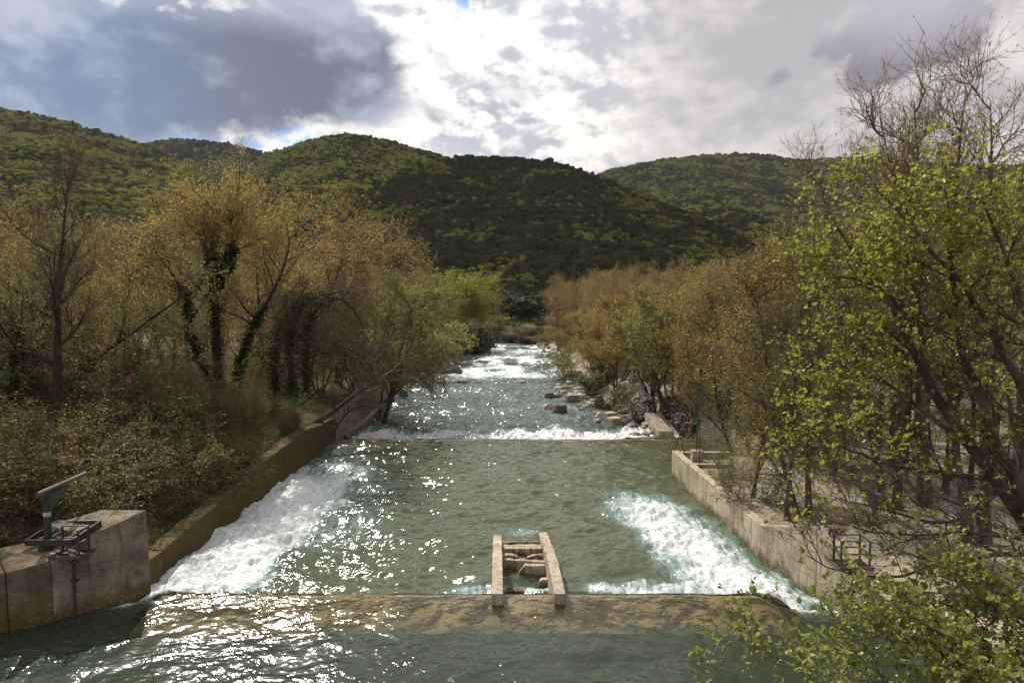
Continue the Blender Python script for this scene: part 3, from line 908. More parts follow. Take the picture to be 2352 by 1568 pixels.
#PART2
# ------------------------------------------------------------------ sluice gear
def paint(name, c0, c1, rough=0.5):
    m, n, o = material(name); p = n.coord()
    a = n.noise(p, 5, 5, 0.7)
    n.l.new(n.bsdf(n.mix(n.mr(a, 0.42, 0.68), c0, c1), rough, 0.4, n.bump(a, 0.2, 0.01)), o)
    return m
M_GREENP = paint("green_paint", (0.018, 0.04, 0.03), (0.05, 0.035, 0.022))
M_RUST = paint("rust_brown", (0.105, 0.066, 0.048), (0.055, 0.036, 0.028), 0.75)
M_STEEL = paint("dark_steel", (0.022, 0.02, 0.019), (0.06, 0.038, 0.026), 0.6)
M_TAPE = paint("pale_band", (0.5, 0.48, 0.42), (0.3, 0.28, 0.24))
M_POLE = paint("pole_green", (0.02, 0.09, 0.055), (0.03, 0.06, 0.04))
M_PLATE = paint("plate_rust", (0.13, 0.075, 0.06), (0.20, 0.13, 0.11), 0.8)


def sub(par, name, mb, mat, **k):
    """part whose mesh is written in world coordinates"""
    q = link(name, mb.mesh(name, mat, **k), par)
    q.matrix_parent_inverse = Matrix.Translation(-Vector(par.location))
    return q


def hoist(label, bx, by, z0, z1, blen, xe):
    t = empty("hoist_post", (bx, by, z0)); tag(t, label, "hoist post")
    mb = MB(); mb.tube([(bx, by, z0 - 0.1), (bx, by, z1)], 0.115, 16); sub(t, "post", mb, M_GREENP, smooth=False)
    mb = MB(); mb.tube([(bx, by, z0), (bx, by, z0 + 0.05)], 0.30, 20); mb.tube([(bx, by, z0 + 0.05), (bx, by, z0 + 0.13)], 0.22, 20)
    for k in range(8):
        a = k * math.pi / 4; mb.tube([(bx + .26 * math.cos(a), by + .26 * math.sin(a), z0 + .04), (bx + .26 * math.cos(a), by + .26 * math.sin(a), z0 + .10)], 0.022, 6)
    sub(t, "base_flange", mb, M_STEEL)
    mb = MB(); mb.tube([(bx, by - 0.42, z1 + 0.10), (bx + xe * .5, by + blen * .5, z1 + 0.11), (bx + xe, by + blen, z1 + 0.12)], 0.078, 14); sub(t, "boom", mb, M_RUST)
    mb = MB()
    mb.hexa([(bx - .02, by + .08, z1 - .62), (bx + .02, by + .08, z1 - .62), (bx + .02, by + .16, z1 - .62), (bx - .02, by + .16, z1 - .62)],
            [(bx - .06, by + .1, z1 + .01), (bx + .06, by + .1, z1 + .01), (bx + .06, by + 1.15, z1 + .01), (bx - .06, by + 1.15, z1 + .01)])
    mb.hexa([(bx - .02, by - .14, z1 - .35), (bx + .02, by - .14, z1 - .35), (bx + .02, by - .1, z1 - .35), (bx - .02, by - .1, z1 - .35)],
            [(bx - .06, by - .4, z1 + .0), (bx + .06, by - .4, z1 + .0), (bx + .06, by - .1, z1 + .0), (bx - .06, by - .1, z1 + .0)])
    sub(t, "bracket", mb, M_GREENP)
    return t


hp = hoist("green hoist post with rusty boom on the left sluice pier", -15.35, 22.2, 1.95, 3.78, 2.25, -0.12)
mb = MB(); mb.tube([(-15.35, 22.2, 3.05), (-15.35, 22.2, 3.19)], 0.119, 16); sub(hp, "band", mb, M_TAPE)
hoist("green hoist post with rusty boom behind the leafy alder branches", 13.3, 24.6, 0.75, 3.03, 3.0, -0.25)


def railing(mb, posts, h, r=0.024):
    for p_ in posts: mb.bar(p_, (p_[0], p_[1], p_[2] + h), 0.05)
    for a, b in zip(posts[:-1], posts[1:]):
        for f in (1.0, 0.5):
            mb.bar((a[0], a[1], a[2] + h * f), (b[0], b[1], b[2] + h * f), 0.035)


def platform(label, x0, x1, y0, y1, z, posts, h):
    t = empty("access_platform", ((x0 + x1) / 2, (y0 + y1) / 2, z)); tag(t, label, "platform")
    mb = MB()
    for k in range(17): mb.bar((x0 + (x1 - x0) * k / 16, y0, z), (x0 + (x1 - x0) * k / 16, y1, z), 0.016, 0.03)
    for k in range(9): mb.bar((x0, y0 + (y1 - y0) * k / 8, z - .002), (x1, y0 + (y1 - y0) * k / 8, z - .002), 0.016, 0.026)
    sub(t, "deck", mb, M_STEEL)
    mb = MB(); mb.bar((x0 - .05, y0 - .03, z - .03), (x1 + .05, y0 - .03, z - .03), 0.05, 0.11); mb.bar((x0 - .05, y1 + .03, z - .03), (x1 + .05, y1 + .03, z - .03), 0.05, 0.11)
    for xx in (x0 - .03, x1 + .03): mb.bar((xx, y0 - .08, z - .045), (xx, y1 + .3, z - .045), 0.05, 0.08)
    sub(t, "frame", mb, M_RUST)
    mb = MB(); railing(mb, posts, h); sub(t, "railing", mb, M_STEEL)
    return t


platform("small steel platform with railing hung on the left sluice pier", -14.62, -13.72, 21.25, 21.80, 2.04,
         [(-14.58, 21.78, 2.05), (-13.75, 21.80, 2.05), (-13.75, 21.28, 2.05)], 0.80)
platform("rusty steel platform with railing hung on the right abutment", 10.75, 11.75, 21.9, 22.6, 1.42,
         [(10.85, 22.6, 1.43), (10.78, 21.95, 1.43), (11.72, 21.95, 1.43), (11.72, 22.6, 1.43), (10.85, 22.605, 1.43)], 0.85)
for lab, x_, y_, zt, m_ in (("black gauge rod running down the left sluice pier", -14.0, 21.38, 1.95, M_STEEL), ("red and white gauge rod running down the right abutment", 11.12, 21.85, 1.4, M_RUST)):
    t = empty("gauge_rod", (x_, y_, 0)); tag(t, lab, "rod")
    mb = MB(); mb.bar((x_, y_, -0.8), (x_, y_, zt), 0.07); sub(t, "rod", mb, m_)
    mb = MB(); mb.box((x_, y_ + 0.04, zt - 0.15), (0.2, 0.14, 0.1)); sub(t, "bracket", mb, M_STEEL); mb = MB(); mb.box((x_, y_ + 0.04, zt - 0.75), (0.2, 0.14, 0.06)); sub(t, "bracket", mb, M_STEEL)
    if m_ is M_RUST:
        mb = MB(); mb.bar((x_ - .05, y_, -0.6), (x_ - .05, y_, zt - .2), 0.03, 0.08); sub(t, "scale_strip", mb, M_TAPE)

# steel grating lying on the left ramp
def on_ramp(px, py, lift):
    r = ray(px, py)   # z = 1.95 + .374*((x+14.45)*.715+(y-21.12)*.699) + lift
    k = 0.374; a, b = k * .715, k * .699
    t = (1.95 + lift + a * 14.45 - b * 21.12 - CAMH) / (r[2] - a * r[0] - b * r[1])
    return np.array([0, 0, CAMH]) + r * t
c4 = [on_ramp(*p_, 0.27) for p_ in ((59, 1246), (167, 1245), (231, 1201), (131, 1202))]
gr = empty("grating", tuple(c4[0])); tag(gr, "rusty steel bar grating lying on the left pier ramp", "grating")
mb = MB()
for a, b in zip(c4, c4[1:] + c4[:1]): mb.bar(a, b, 0.07, 0.20)
sub(gr, "frame", mb, M_STEEL)
mb = MB()
for k in (1, 2, 3, 4): mb.bar(c4[0] + (c4[1] - c4[0]) * k / 5, c4[3] + (c4[2] - c4[3]) * k / 5, 0.05, 0.05)
for k in (1, 2): mb.bar(c4[0] + (c4[3] - c4[0]) * k / 3 - np.array([0, 0, .05]), c4[1] + (c4[2] - c4[1]) * k / 3 - np.array([0, 0, .05]), 0.05, 0.05)
sub(gr, "grid_bars", mb, M_RUST)
# rusty cover plates on the right abutment
for lab, cs in (("rusty brown sheet steel cover on the right abutment ramp", [(11.3, 23.9, 2.06), (12.9, 24.4, 1.62), (14.5, 25.2, 1.5), (12.9, 25.6, 2.0)]),
                ("low rusty steel hatch on the gravel near the right abutment", [(13.4, 20.3, 1.0), (15.3, 20.2, 1.0), (15.6, 21.6, 1.02), (13.7, 21.7, 1.02)])):
    t = empty("cover_plate", cs[0]); tag(t, lab, "cover plate")
    mb = MB(); cs = [np.array(c) for c in cs]
    mb.hexa([c - np.array([0, 0, .03]) for c in cs], cs); sub(t, "sheet", mb, M_PLATE)
    mb = MB()
    for a, b in zip(cs, cs[1:] + cs[:1]): mb.bar(a - np.array([0, 0, .09]), b - np.array([0, 0, .09]), 0.05, 0.1)
    for c in cs: mb.bar(c - np.array([0, 0, .1]), (c[0], c[1], 0.6), 0.06)
    sub(t, "frame", mb, M_STEEL)

# poles at the end of the right wall
t = empty("mast", (11.3, 41.4, 0.4)); tag(t, "tall thin green pole on a concrete block at the end of the right wall", "pole")
mb = MB(); mb.tube([(11.3, 41.4, 0.9), (11.33, 41.4, 2.9)], 0.05, 8); mb.tube([(11.33, 41.4, 2.9), (11.42, 41.4, 5.3)], 0.035, 8); sub(t, "pole", mb, M_POLE)
mb = MB(); mb.box((11.3, 41.4, 0.72), (0.62, 0.62, 0.8)); sub(t, "plinth", mb, M_WALL, bevel=0.04, cell=0.25, rough=0.04)
t = empty("thin_pole", (10.95, 39.3, 0.5)); tag(t, "thin dark green pole standing by the low cross wall", "pole")
mb = MB(); mb.tube([(10.95, 39.35, 0.4), (10.9, 39.35, 3.6)], 0.028, 8); sub(t, "pole", mb, M_GREENP)
mb = MB(); mb.box((10.95, 39.35, 0.62), (0.14, 0.14, 0.1)); sub(t, "foot", mb, M_STEEL)
t = empty("braced_pole", (10.2, 42.2, 0.9)); tag(t, "leaning rusty pole with brace on the outer corner of the right wall", "pole")
mb = MB(); mb.tube([(10.08, 42.2, 0.8), (10.8, 42.3, 3.0)], 0.035, 8); sub(t, "pole", mb, M_RUST)
mb = MB(); mb.tube([(10.45, 42.25, 1.95), (10.75, 41.6, 0.5)], 0.03, 8); sub(t, "brace", mb, M_GREENP)
mb = MB()
for k in range(7):
    mb.tube([(10.8 - .09 * k, 42.3 - .01 * k, 2.95 - .27 * k), (12.6, 42.6, 2.2 - .2 * k)], 0.006, 4)
sub(t, "wire", mb, M_STEEL)

# masonry picnic table between the trunks
t = empty("picnic_table", (25.2, 42.5, gz(25.2, 42.5))); tag(t, "masonry picnic table with dark slab top among the right tree trunks", "table")
z_ = t.location.z
mb = MB(); mb.box((25.2, 42.5, z_ + 0.78), (2.0, 0.9, 0.08)); sub(t, "top", mb, paint("slab_dark", (0.10, 0.075, 0.06), (0.16, 0.13, 0.11)), bevel=0.015)
for dx in (-0.65, 0.65):
    mb = MB(); mb.box((25.2 + dx, 42.5, z_ + 0.32), (0.35, 0.6, 0.84)); sub(t, "pedestal", mb, M_LADDER, bevel=0.02)
for dy in (-0.95, 0.95):
    mb = MB(); mb.box((25.2, 42.5 + dy, z_ + 0.42), (1.9, 0.32, 0.08)); mb.box((24.6, 42.5 + dy, z_ + 0.15), (0.22, 0.28, 0.46)); mb.box((25.8, 42.5 + dy, z_ + 0.15), (0.22, 0.28, 0.46)); sub(t, "bench", mb, M_LADDER, bevel=0.015)

# ------------------------------------------------------------------ rocks
def rock_mat(name, c0, c1):
    m, n, o = material(name); p = n.coord(); rnd = n.new('ShaderNodeObjectInfo').outputs['Random']
    a = n.noise(n.vm('ADD', p, n.comb(n.m('MULTIPLY', rnd, 30), 0, 0)), 3.0, 6, 0.65)
    col = n.mix(n.mr(a, 0.3, 0.7), c0, c1)
    z = n.xyz(n.pos())[2]
    n.l.new(n.bsdf(col, 0.75, 0.35, n.bump(a, 0.9, 0.08)), o)
    return m
R_TAN = rock_mat("stone_tan", (0.20, 0.15, 0.10), (0.46, 0.38, 0.27))
R_GREY = rock_mat("stone_grey", (0.13, 0.115, 0.095), (0.33, 0.29, 0.24))
R_DARK = rock_mat("stone_dark", (0.045, 0.035, 0.025), (0.16, 0.12, 0.08))
R_PALE = rock_mat("stone_pale", (0.32, 0.29, 0.24), (0.55, 0.51, 0.44))


def rock_mesh(seed, flat=1.0, boxy=0.0, sub=3):
    import bmesh
    from mathutils import noise as mn
    bm = bmesh.new()
    if boxy:
        bmesh.ops.create_cube(bm, size=1.5)
        bmesh.ops.bevel(bm, geom=list(bm.edges), offset=0.12, segments=2, affect='EDGES')
        bmesh.ops.subdivide_edges(bm, edges=list(bm.edges), cuts=2, use_grid_fill=True)
        amp = 0.12
    else:
        bmesh.ops.create_icosphere(bm, subdivisions=sub, radius=1.0); amp = 0.5
    r_ = random.Random(seed); of = Vector((r_.random() * 50, r_.random() * 50, r_.random() * 50))
    # a few cutting planes give facets
    cuts = [(Vector((r_.gauss(0, 1), r_.gauss(0, 1), r_.gauss(0.3, 0.6))).normalized(), r_.uniform(0.55, 0.85)) for _ in range(7)] if not boxy else []
    for v in bm.verts:
        c = v.co.copy()
        for nn, dd in cuts:
            s_ = c.dot(nn) - dd
            if s_ > 0: c -= nn * s_ * 0.85
        c += v.co.normalized() * (mn.noise(c * 1.3 + of) * amp * 0.6 + mn.noise(c * 3.7 + of) * amp * 0.25 + mn.noise(c * 9 + of) * amp * 0.08)
        v.co = c
    me = bpy.data.meshes.new("rock"); bm.to_mesh(me); bm.free()
    for p_ in me.polygons: p_.use_smooth = not boxy
    return me


RM = [rock_mesh(k) for k in range(6)]
RB = [rock_mesh(20 + k, boxy=1) for k in range(3)]


def rock(px, py, z, wpx, hpx, mat, label, group=None, boxy=False, k=0, lift=0.35, deep=0.8, rz=None, name="boulder"):
    """py: the waterline at the foot of the stone"""
    for _ in range(3):
        p_ = at_z(px, py, z); z = float(water_z(p_[0], p_[1]))
    z += 0.04; sc = p_[1] / F
    me = (RB if boxy else RM)[k % (3 if boxy else 6)].copy()
    me.materials.append(mat)
    o = link(name, me)
    w_ = wpx * sc / 2; h_ = hpx * sc / 2 * 1.15
    o.scale = (w_ * (1.15 if not boxy else 1.3), w_ * deep, max(h_ * 1.75, 0.16) * (1.0 if not boxy else 1.1))
    o.location = (p_[0], p_[1] + w_ * deep * 0.6, z + o.scale.z * (lift - 0.2))
    o.rotation_euler = (0, 0, (hash((px, py)) % 7 - 3) * 0.12 if rz is None else rz)
    tag(o, label, "rock", group)
    return o


RZ = -2.0
G1 = "stones in the shallows by the right bank"
rock(1313, 865, RZ, 46, 15, R_TAN, "long smooth tan boulder under the overhanging green tree by the right bank", G1, k=0)
rock(1281, 844, RZ, 18, 9, R_DARK, "dark wet boulder upstream of the flat pale slab at the far right bank", G1, k=1)
rock(1297, 842, RZ, 20, 9, R_TAN, "flat pale slab beside a dark wet boulder at the far right bank", G1, k=2)
rock(1354, 903, RZ, 26, 13, R_GREY, "grey wedge-shaped boulder below the pale green bush", G1, k=3)
rock(1316, 921, RZ, 30, 13, R_GREY, "squared grey stone block lying in the shallow water", G1, boxy=True, k=0)
rock(1262, 912, RZ, 22, 9, R_DARK, "low dark rock at the outer edge of the shallows", G1, k=4)
rock(1282, 910, RZ, 26, 6, R_GREY, "low long rock awash next to the squared block", G1, k=5)
rock(1259, 937, RZ, 22, 11, R_PALE, "pale pointed rock behind the big dark mound in the shallows", G1, k=2)
rock(1283, 948, RZ, 38, 17, R_DARK, "big dark rounded mound nearest the white water", G1, k=0)
rock(1377, 937, RZ, 26, 24, R_DARK, "tall dark upright rock by the root clump", G1, k=3)
rock(1392, 939, RZ, 22, 11, R_DARK, "small dark rock leaning against the tall upright rock", G1, k=1)
rock(1404, 959, RZ, 26, 10, R_TAN, "upper of two flat tan slabs end to end by the right bank", G1, boxy=True, k=1, rz=0.25, deep=1.6)
rock(1413, 972, RZ, 28, 11, R_TAN, "lower of two flat tan slabs end to end by the right bank", G1, boxy=True, k=2, rz=0.3, deep=1.6)
rock(1380, 954, RZ, 18, 6, R_PALE, "small whitish rock left of the two flat slabs", G1, k=5)
rock(1453, 980, RZ + .1, 22, 6, R_GREY, "flat grey stone at the foot of the root clump", G1, k=2)
rock(1332, 893, RZ, 24, 4, R_PALE, "low whitish stone below the pale green bush", G1, k=4)
rock(1308, 881, RZ, 14, 6, R_PALE, "small whitish stone between the long boulder and the wedge", G1, k=1)
for (px, py, w_, h_, k) in ((1300, 892, 16, 5, 1), (1281, 891, 10, 4, 2), (1344, 936, 20, 5, 3), (1340, 943, 20, 6, 5), (1259, 893, 20, 4, 4), (1324, 900, 14, 3, 0), (1365, 920, 16, 4, 2), (1350, 915, 12, 4, 1), (1372, 968, 18, 4, 0), (1398, 915, 22, 6, 3), (1410, 925, 20, 7, 4), (1425, 948, 16, 6, 2), (1432, 960, 14, 6, 1)):
    rock(px, py, RZ, w_, h_, R_GREY if k % 2 else R_TAN, "small stone breaking the shallow water near the right bank", "small stones in the right shallows", k=k)
G2 = "rocks along the left side of the river"
rock(1042, 858, RZ, 34, 15, R_DARK, "rugged dark boulder standing clear of the left pebble bar", G2, k=2)
rock(1021, 858, RZ, 18, 7, R_DARK, "smaller dark rock touching the rugged boulder off the pebble bar", G2, k=4)
rock(1068, 879, RZ, 34, 7, R_GREY, "low brown rock awash in the middle of the river left of centre", G2, k=5)
rock(1009, 879, RZ, 16, 4, R_GREY, "thin low rock awash left of the brown mid-river rock", G2, k=1)
rock(1196, 880, RZ, 26, 6, R_GREY, "low rock awash in the middle of the river right of centre", G2, k=3)
rock(924, 911, RZ, 20, 14, R_DARK, "black rock at the end of the bare left wall", G2, k=0)
rock(904, 906, RZ, 16, 11, R_DARK, "mossy rock wedged against the end of the bare left wall", G2, k=3)
rock(894, 922, RZ, 22, 12, R_DARK, "flat dark rock at the foot of the bare left wall", G2, k=1)
rr = random.Random(5)
for k in range(34):
    u = k / 33
    px, py = 972 + 108 * u + rr.gauss(0, 6), 846 - 20 * u + rr.gauss(0, 4)
    rock(px, py, RZ + .15, rr.uniform(8, 20), rr.uniform(4, 9), (R_PALE, R_GREY)[k % 2], "pale stone on the pebble bar below the grey bush", "stones on the left pebble bar", k=k, name="stone")
for k in range(22):
    px, py = 902 + 62 * rr.random(), 855 + 20 * rr.random()
    rock(px, py, RZ + .15, rr.uniform(8, 22), rr.uniform(4, 9), (R_PALE, R_GREY)[k % 2], "pale stone on the bank under the leaning tree", "stones under the leaning tree", k=k, name="stone")
for k in range(36):
    u = rr.random()
    px, py = 1238 + 62 * u + rr.gauss(0, 6), 790 + 42 * u + rr.gauss(0, 4)
    rock(px, py, RZ, rr.uniform(6, 18), rr.uniform(4, 9), (R_PALE, R_TAN, R_GREY)[k % 3], "stone on the far right shore under the brown tree", "stones on the far right shore", k=k, name="stone")

for k in range(95):
    y_ = rr.uniform(58, 150); x_ = float(XR(y_)) - rr.uniform(-1.5, 4.5) * (0.6 + 0.4 * rr.random())
    me = RM[k % 6].copy(); me.materials.append((R_PALE, R_TAN, R_GREY, R_GREY)[k % 4]); o = link("stone", me)
    q_ = rr.uniform(0.18, 0.55) * (1.4 if k % 9 == 0 else 1.0); o.scale = (q_ * 1.3, q_, q_ * 0.7); o.rotation_euler = (0, 0, rr.random() * 6)
    o.location = (x_, y_, max(float(water_z(x_, y_)), gz(x_, y_)) + q_ * 0.12)
    tag(o, "rounded stone among the shingle at the foot of the right bank", "rock", "shingle stones along the right bank")
# concrete block, rubble mounds and roots right of the upper weir
t = empty("concrete_block", (13.6, 63.5, -1)); tag(t, "long grey concrete block at the right end of the upper weir", "block")
mb = MB(); mb.hexa([(12.9, 59.6, -3), (14.5, 59.6, -3), (14.5, 68.0, -3), (13.1, 68, -3)], [(13.0, 59.9, -1.15), (14.3, 59.9, -1.2), (14.4, 67.5, -0.75), (13.2, 67.5, -0.7)])
sub(t, "block", mb, concrete("concrete_grey", (0.30, 0.26, 0.20), (0.16, 0.13, 0.10), 'foot', -1.9, -1.4), bevel=0.06, cell=0.5, rough=0.05)
mcob, n, o = material("cobble_rubble")
p = n.pos(); v = n.voro(p, 3.4); vc = n.voro(p, 3.4, 'F1', 1)
n.l.new(n.bsdf(n.mix(n.mr(v, 0.1, 0.6), n.mix(n.xyz(vc)[0], (0.10, 0.085, 0.07), (0.30, 0.27, 0.23)), (0.02, 0.015, 0.010)), 0.9, 0.2, n.bump(v, 1.0, -0.25)), o)
for lab, pa, pb, r0, r1 in (("elongated mound of cobble rubble beside the concrete block", (15.6, 58.5, -0.9), (16.6, 71, -0.2), 1.0, 1.5),
                            ("cobble rubble heap with roots in front of the stem clump", (13.2, 67.0, -1.6), (14.6, 74, -0.7), 0.9, 1.7)):
    S_ = 40; K_ = 28
    u = np.linspace(0, 1, S_)[:, None]; a = np.linspace(0, 2 * math.pi, K_, endpoint=False)[None, :]
    r_ = (r0 + (r1 - r0) * u) * np.sqrt(np.clip(1 - (2 * np.abs(u - .5)) ** 6, 0.02, 1)) * (0.75 + 0.5 * fbm(u * 14 + 0 * a, 2.2 * np.cos(a) + 5, 4, 71)) * (0.9 + 0.2 * vnoise(u * 40, a * 6, 3))
    c = np.array(pa)[None, None] + (np.array(pb) - np.array(pa))[None, None] * u[..., None]
    V = np.stack([c[..., 0] + r_ * np.cos(a), c[..., 1] + 0 * a + 0.3 * (vnoise(u * 20, a * 4, 9) - .5), c[..., 2] + r_ * 0.85 * np.sin(a)], -1)
    k = np.arange(S_ - 1)[:, None] * K_ + np.arange(K_)[None]; k2 = np.arange(S_ - 1)[:, None] * K_ + (np.arange(K_)[None] + 1) % K_
    tag(link("rubble_mound", mkmesh("rubble_mound", V.reshape(-1, 3), [np.stack([k, k + K_, k2 + K_, k2], -1).reshape(-1, 4)], mcob, True)), lab, "rubble")

mer, n, o = material("eroded_earth")
p = n.pos(); v = n.voro(p, 1.6, 'F1', 1); e_ = n.noise(p, 0.5, 6, 0.7)
ec = n.mix(n.mr(n.xyz(p)[0], -4, -1), n.mix(e_, (0.02, 0.016, 0.010), (0.09, 0.07, 0.045)), n.mix(n.xyz(v)[0], (0.03, 0.027, 0.022), (0.10, 0.09, 0.072)))
n.l.new(n.bsdf(ec, 0.95, 0.1, n.bump(e_, 1.0, 0.6)), o)
S_ = 90; K_ = 24
pth = resample([(-48, 243, 0.2), (-26, 238.5, 0.6), (-12, 231, 0.7), (-4, 223.5, 0.3), (2.5, 216.5, -0.6), (9.5, 208, -1.6), (12.5, 196, -2.4)], S_)
u = np.linspace(0, 1, S_)[:, None]; a = np.linspace(0, 2 * math.pi, K_, endpoint=False)[None, :]
tg = np.gradient(pth, axis=0); nx2 = np.stack([tg[:, 1], -tg[:, 0], 0 * tg[:, 0]], 1); nx2 /= np.linalg.norm(nx2, axis=1, keepdims=True)
r_ = 1.25 * np.sqrt(np.clip(1 - (2 * np.abs(u - .5)) ** 8, 0.0, 1)) * (0.6 + 0.8 * fbm(u * 26, 1.6 * np.cos(a) + 4 + 1.6 * np.sin(a), 4, 91))
V = pth[:, None] + nx2[:, None] * (r_ * np.cos(a))[..., None] * 1.2 + np.array([0, 0, 1.0])[None, None] * (r_ * np.sin(a) * 1.05)[..., None]
k = np.arange(S_ - 1)[:, None] * K_ + np.arange(K_)[None]; k2 = np.arange(S_ - 1)[:, None] * K_ + (np.arange(K_)[None] + 1) % K_
tag(link("river_bank", mkmesh("river_bank", V.reshape(-1, 3), [np.stack([k, k2, k2 + K_, k + K_], -1).reshape(-1, 4)], mer, True)), "eroded earth and pebble bank at the river bend", kind='structure')

# ------------------------------------------------------------------ trees built limb by limb
def limb_tree(name, limbs, seed, bark, lm, levels, leafspec, crown='crown', base=None, S=14, sides=8, keep=None, twig=None):
    """limbs: [(list of (px,py,d) , r0, r1)]"""
    rng = np.random.default_rng(seed)
    P = np.array([resample([at_d(*q) for q in l[0]], S) for l in limbs])
    P += 0.02 * rng.normal(0, 1, P.shape)
    R = np.array([np.linspace(l[1], l[2], S) for l in limbs])
    b = Vector(P[0, 0]) if base is None else Vector(base)
    W, B, Lf = Wood(), Wood(), Leafy()
    W.add(P - np.array(b), R, sides); P = P - np.array(b)
    for li, lv in enumerate(levels):
        n_, t0, t1, ang, L, S2, up, wob, rr_, sd_, mr = lv
        P, R = spawn(rng, P, R, n_, t0, t1, ang, 0.25, L, 0.3, S2, up, wob, rr_, taper=0.35, minr=mr)
        (W if li == 0 else B).add(P, R, sd_)
        for (lvl, nn, t_, size, kw) in leafspec:
            if lvl == li:
                Q = P if keep is None else P[rng.random(len(P)) < keep(P[:, 0] + np.array(b))]
                Lf.add(leaves(rng, Q, nn, t_, size, **kw))
    t = empty(name, tuple(b))
    link('trunk', W.mesh(name + '_trunk', bark), t)
    if B.n: link('branches', B.mesh(name + '_branches', twig or bark), t)
    if Lf.n: link(crown, Lf.mesh(name + '_' + crown, lm), t)
    return t, [resample([at_d(*q) for q in l[0]], S) - np.array(b) for l in limbs]


def z4(x, y): return (x * .4762, 229.7 + y * .4762)


# foreground alder at the right edge
AL = [
    ([(2560, 1560, 11.2), (2420, 1290, 11.1), (2352, 1185, 11.1), (2270, 1075, 11.3), (2190, 990, 11.4), (2130, 900, 11.6), (2095, 792, 11.8), (2069, 740, 11.9), (2038, 665, 12.0), (2011, 630, 12.1), (1959, 551, 12.3), (1910, 498, 12.5)], 0.17, 0.02),
    ([(2450, 1330, 11.1), (2352, 1150, 10.9), (2290, 1010, 10.8), (2230, 850, 10.7), (2183, 760, 10.6), (2183, 683, 10.6), (2195, 560, 10.6), (2170, 440, 10.6)], 0.12, 0.015),
    ([(2460, 1160, 10.4), (2352, 893, 10.2), (2284, 770, 10.1), (2266, 726, 10.1), (2214, 652, 10.2), (2130, 560, 10.4), (2064, 480, 10.6), (2010, 430, 10.8)], 0.09, 0.012),
    ([(2480, 1000, 9.8), (2370, 760, 9.6), (2330, 640, 9.6), (2290, 520, 9.7), (2240, 430, 9.8)], 0.07, 0.012),
    ([(2095, 792, 11.8), (2060, 690, 12.1), (2011, 647, 12.3), (1960, 640, 12.5), (1915, 640, 12.8), (1880, 625, 13.0)], 0.05, 0.010),
    ([(2259, 1097, 11.3), (2200, 1090, 11.2), (2135, 1084, 11.0), (2060, 1070, 10.8), (1990, 1055, 10.6), (1950, 1030, 10.5), (1890, 1005, 10.4)], 0.055, 0.008),
    ([(2300, 1120, 11.2), (2240, 1170, 10.6), (2197, 1208, 10.2), (2093, 1192, 9.9), (1990, 1160, 9.7), (1907, 1134, 9.6)], 0.04, 0.006),
    ([(2190, 990, 11.4), (2130, 950, 11.8), (2060, 890, 12.1), (1990, 860, 12.4), (1920, 835, 12.6), (1870, 820, 12.8)], 0.05, 0.008),
    ([(2500, 1290, 9.6), (2352, 1271, 9.3), (2280, 1275, 9.2), (2156, 1287, 9.0), (2073, 1324, 8.9), (1969, 1325, 8.8), (1907, 1316, 8.8), (1850, 1280, 8.8)], 0.045, 0.006),
    ([(2500, 1210, 9.8), (2352, 1242, 9.6), (2197, 1215, 9.5), (2060, 1235, 9.4), (1960, 1225, 9.3), (1850, 1160, 9.3)], 0.035, 0.005),
    ([(2130, 900, 11.6), (2120, 820, 11.2), (2110, 700, 11.0), (2090, 600, 10.9), (2060, 510, 10.9)], 0.045, 0.008),
    ([(2352, 1185, 11.1), (2330, 1000, 11.6), (2310, 850, 12.2), (2300, 700, 12.6), (2310, 560, 12.9), (2330, 470, 13.0)], 0.06, 0.01),
]
al, _ = limb_tree("alder_tree", AL, 3, M_BARK, L_ALDER,
    [(15, 0.25, 1.0, 0.8, 1.1, 8, 0.35, 0.10, 0.5, 5, 0.008), (10, 0.15, 1.0, 0.75, 0.62, 5, 0.3, 0.12, 0.6, 4, 0.004), (4, 0.3, 1.0, 0.7, 0.28, 4, 0.2, 0.1, 0.6, 3, 0.0025)],
    [(1, 3, 0.4, 0.054, dict(shape=6, up=0.6, ssd=0.45)), (2, 3, 0.4, 0.054, dict(shape=6, up=0.6, ssd=0.45))], sides=9,
    keep=lambda q: 0.15 + 0.80 * sst(7.4, 8.2, q[:, 2]) * (0.35 + 0.65 * sst(0.40, 0.52, fbm(q[:, 0] * 0.9, q[:, 2] * 0.9 + q[:, 1] * 0.4, 3, 77))))
tag(al, "big alder with bright fresh green leaves leaning in from the right edge", "tree")
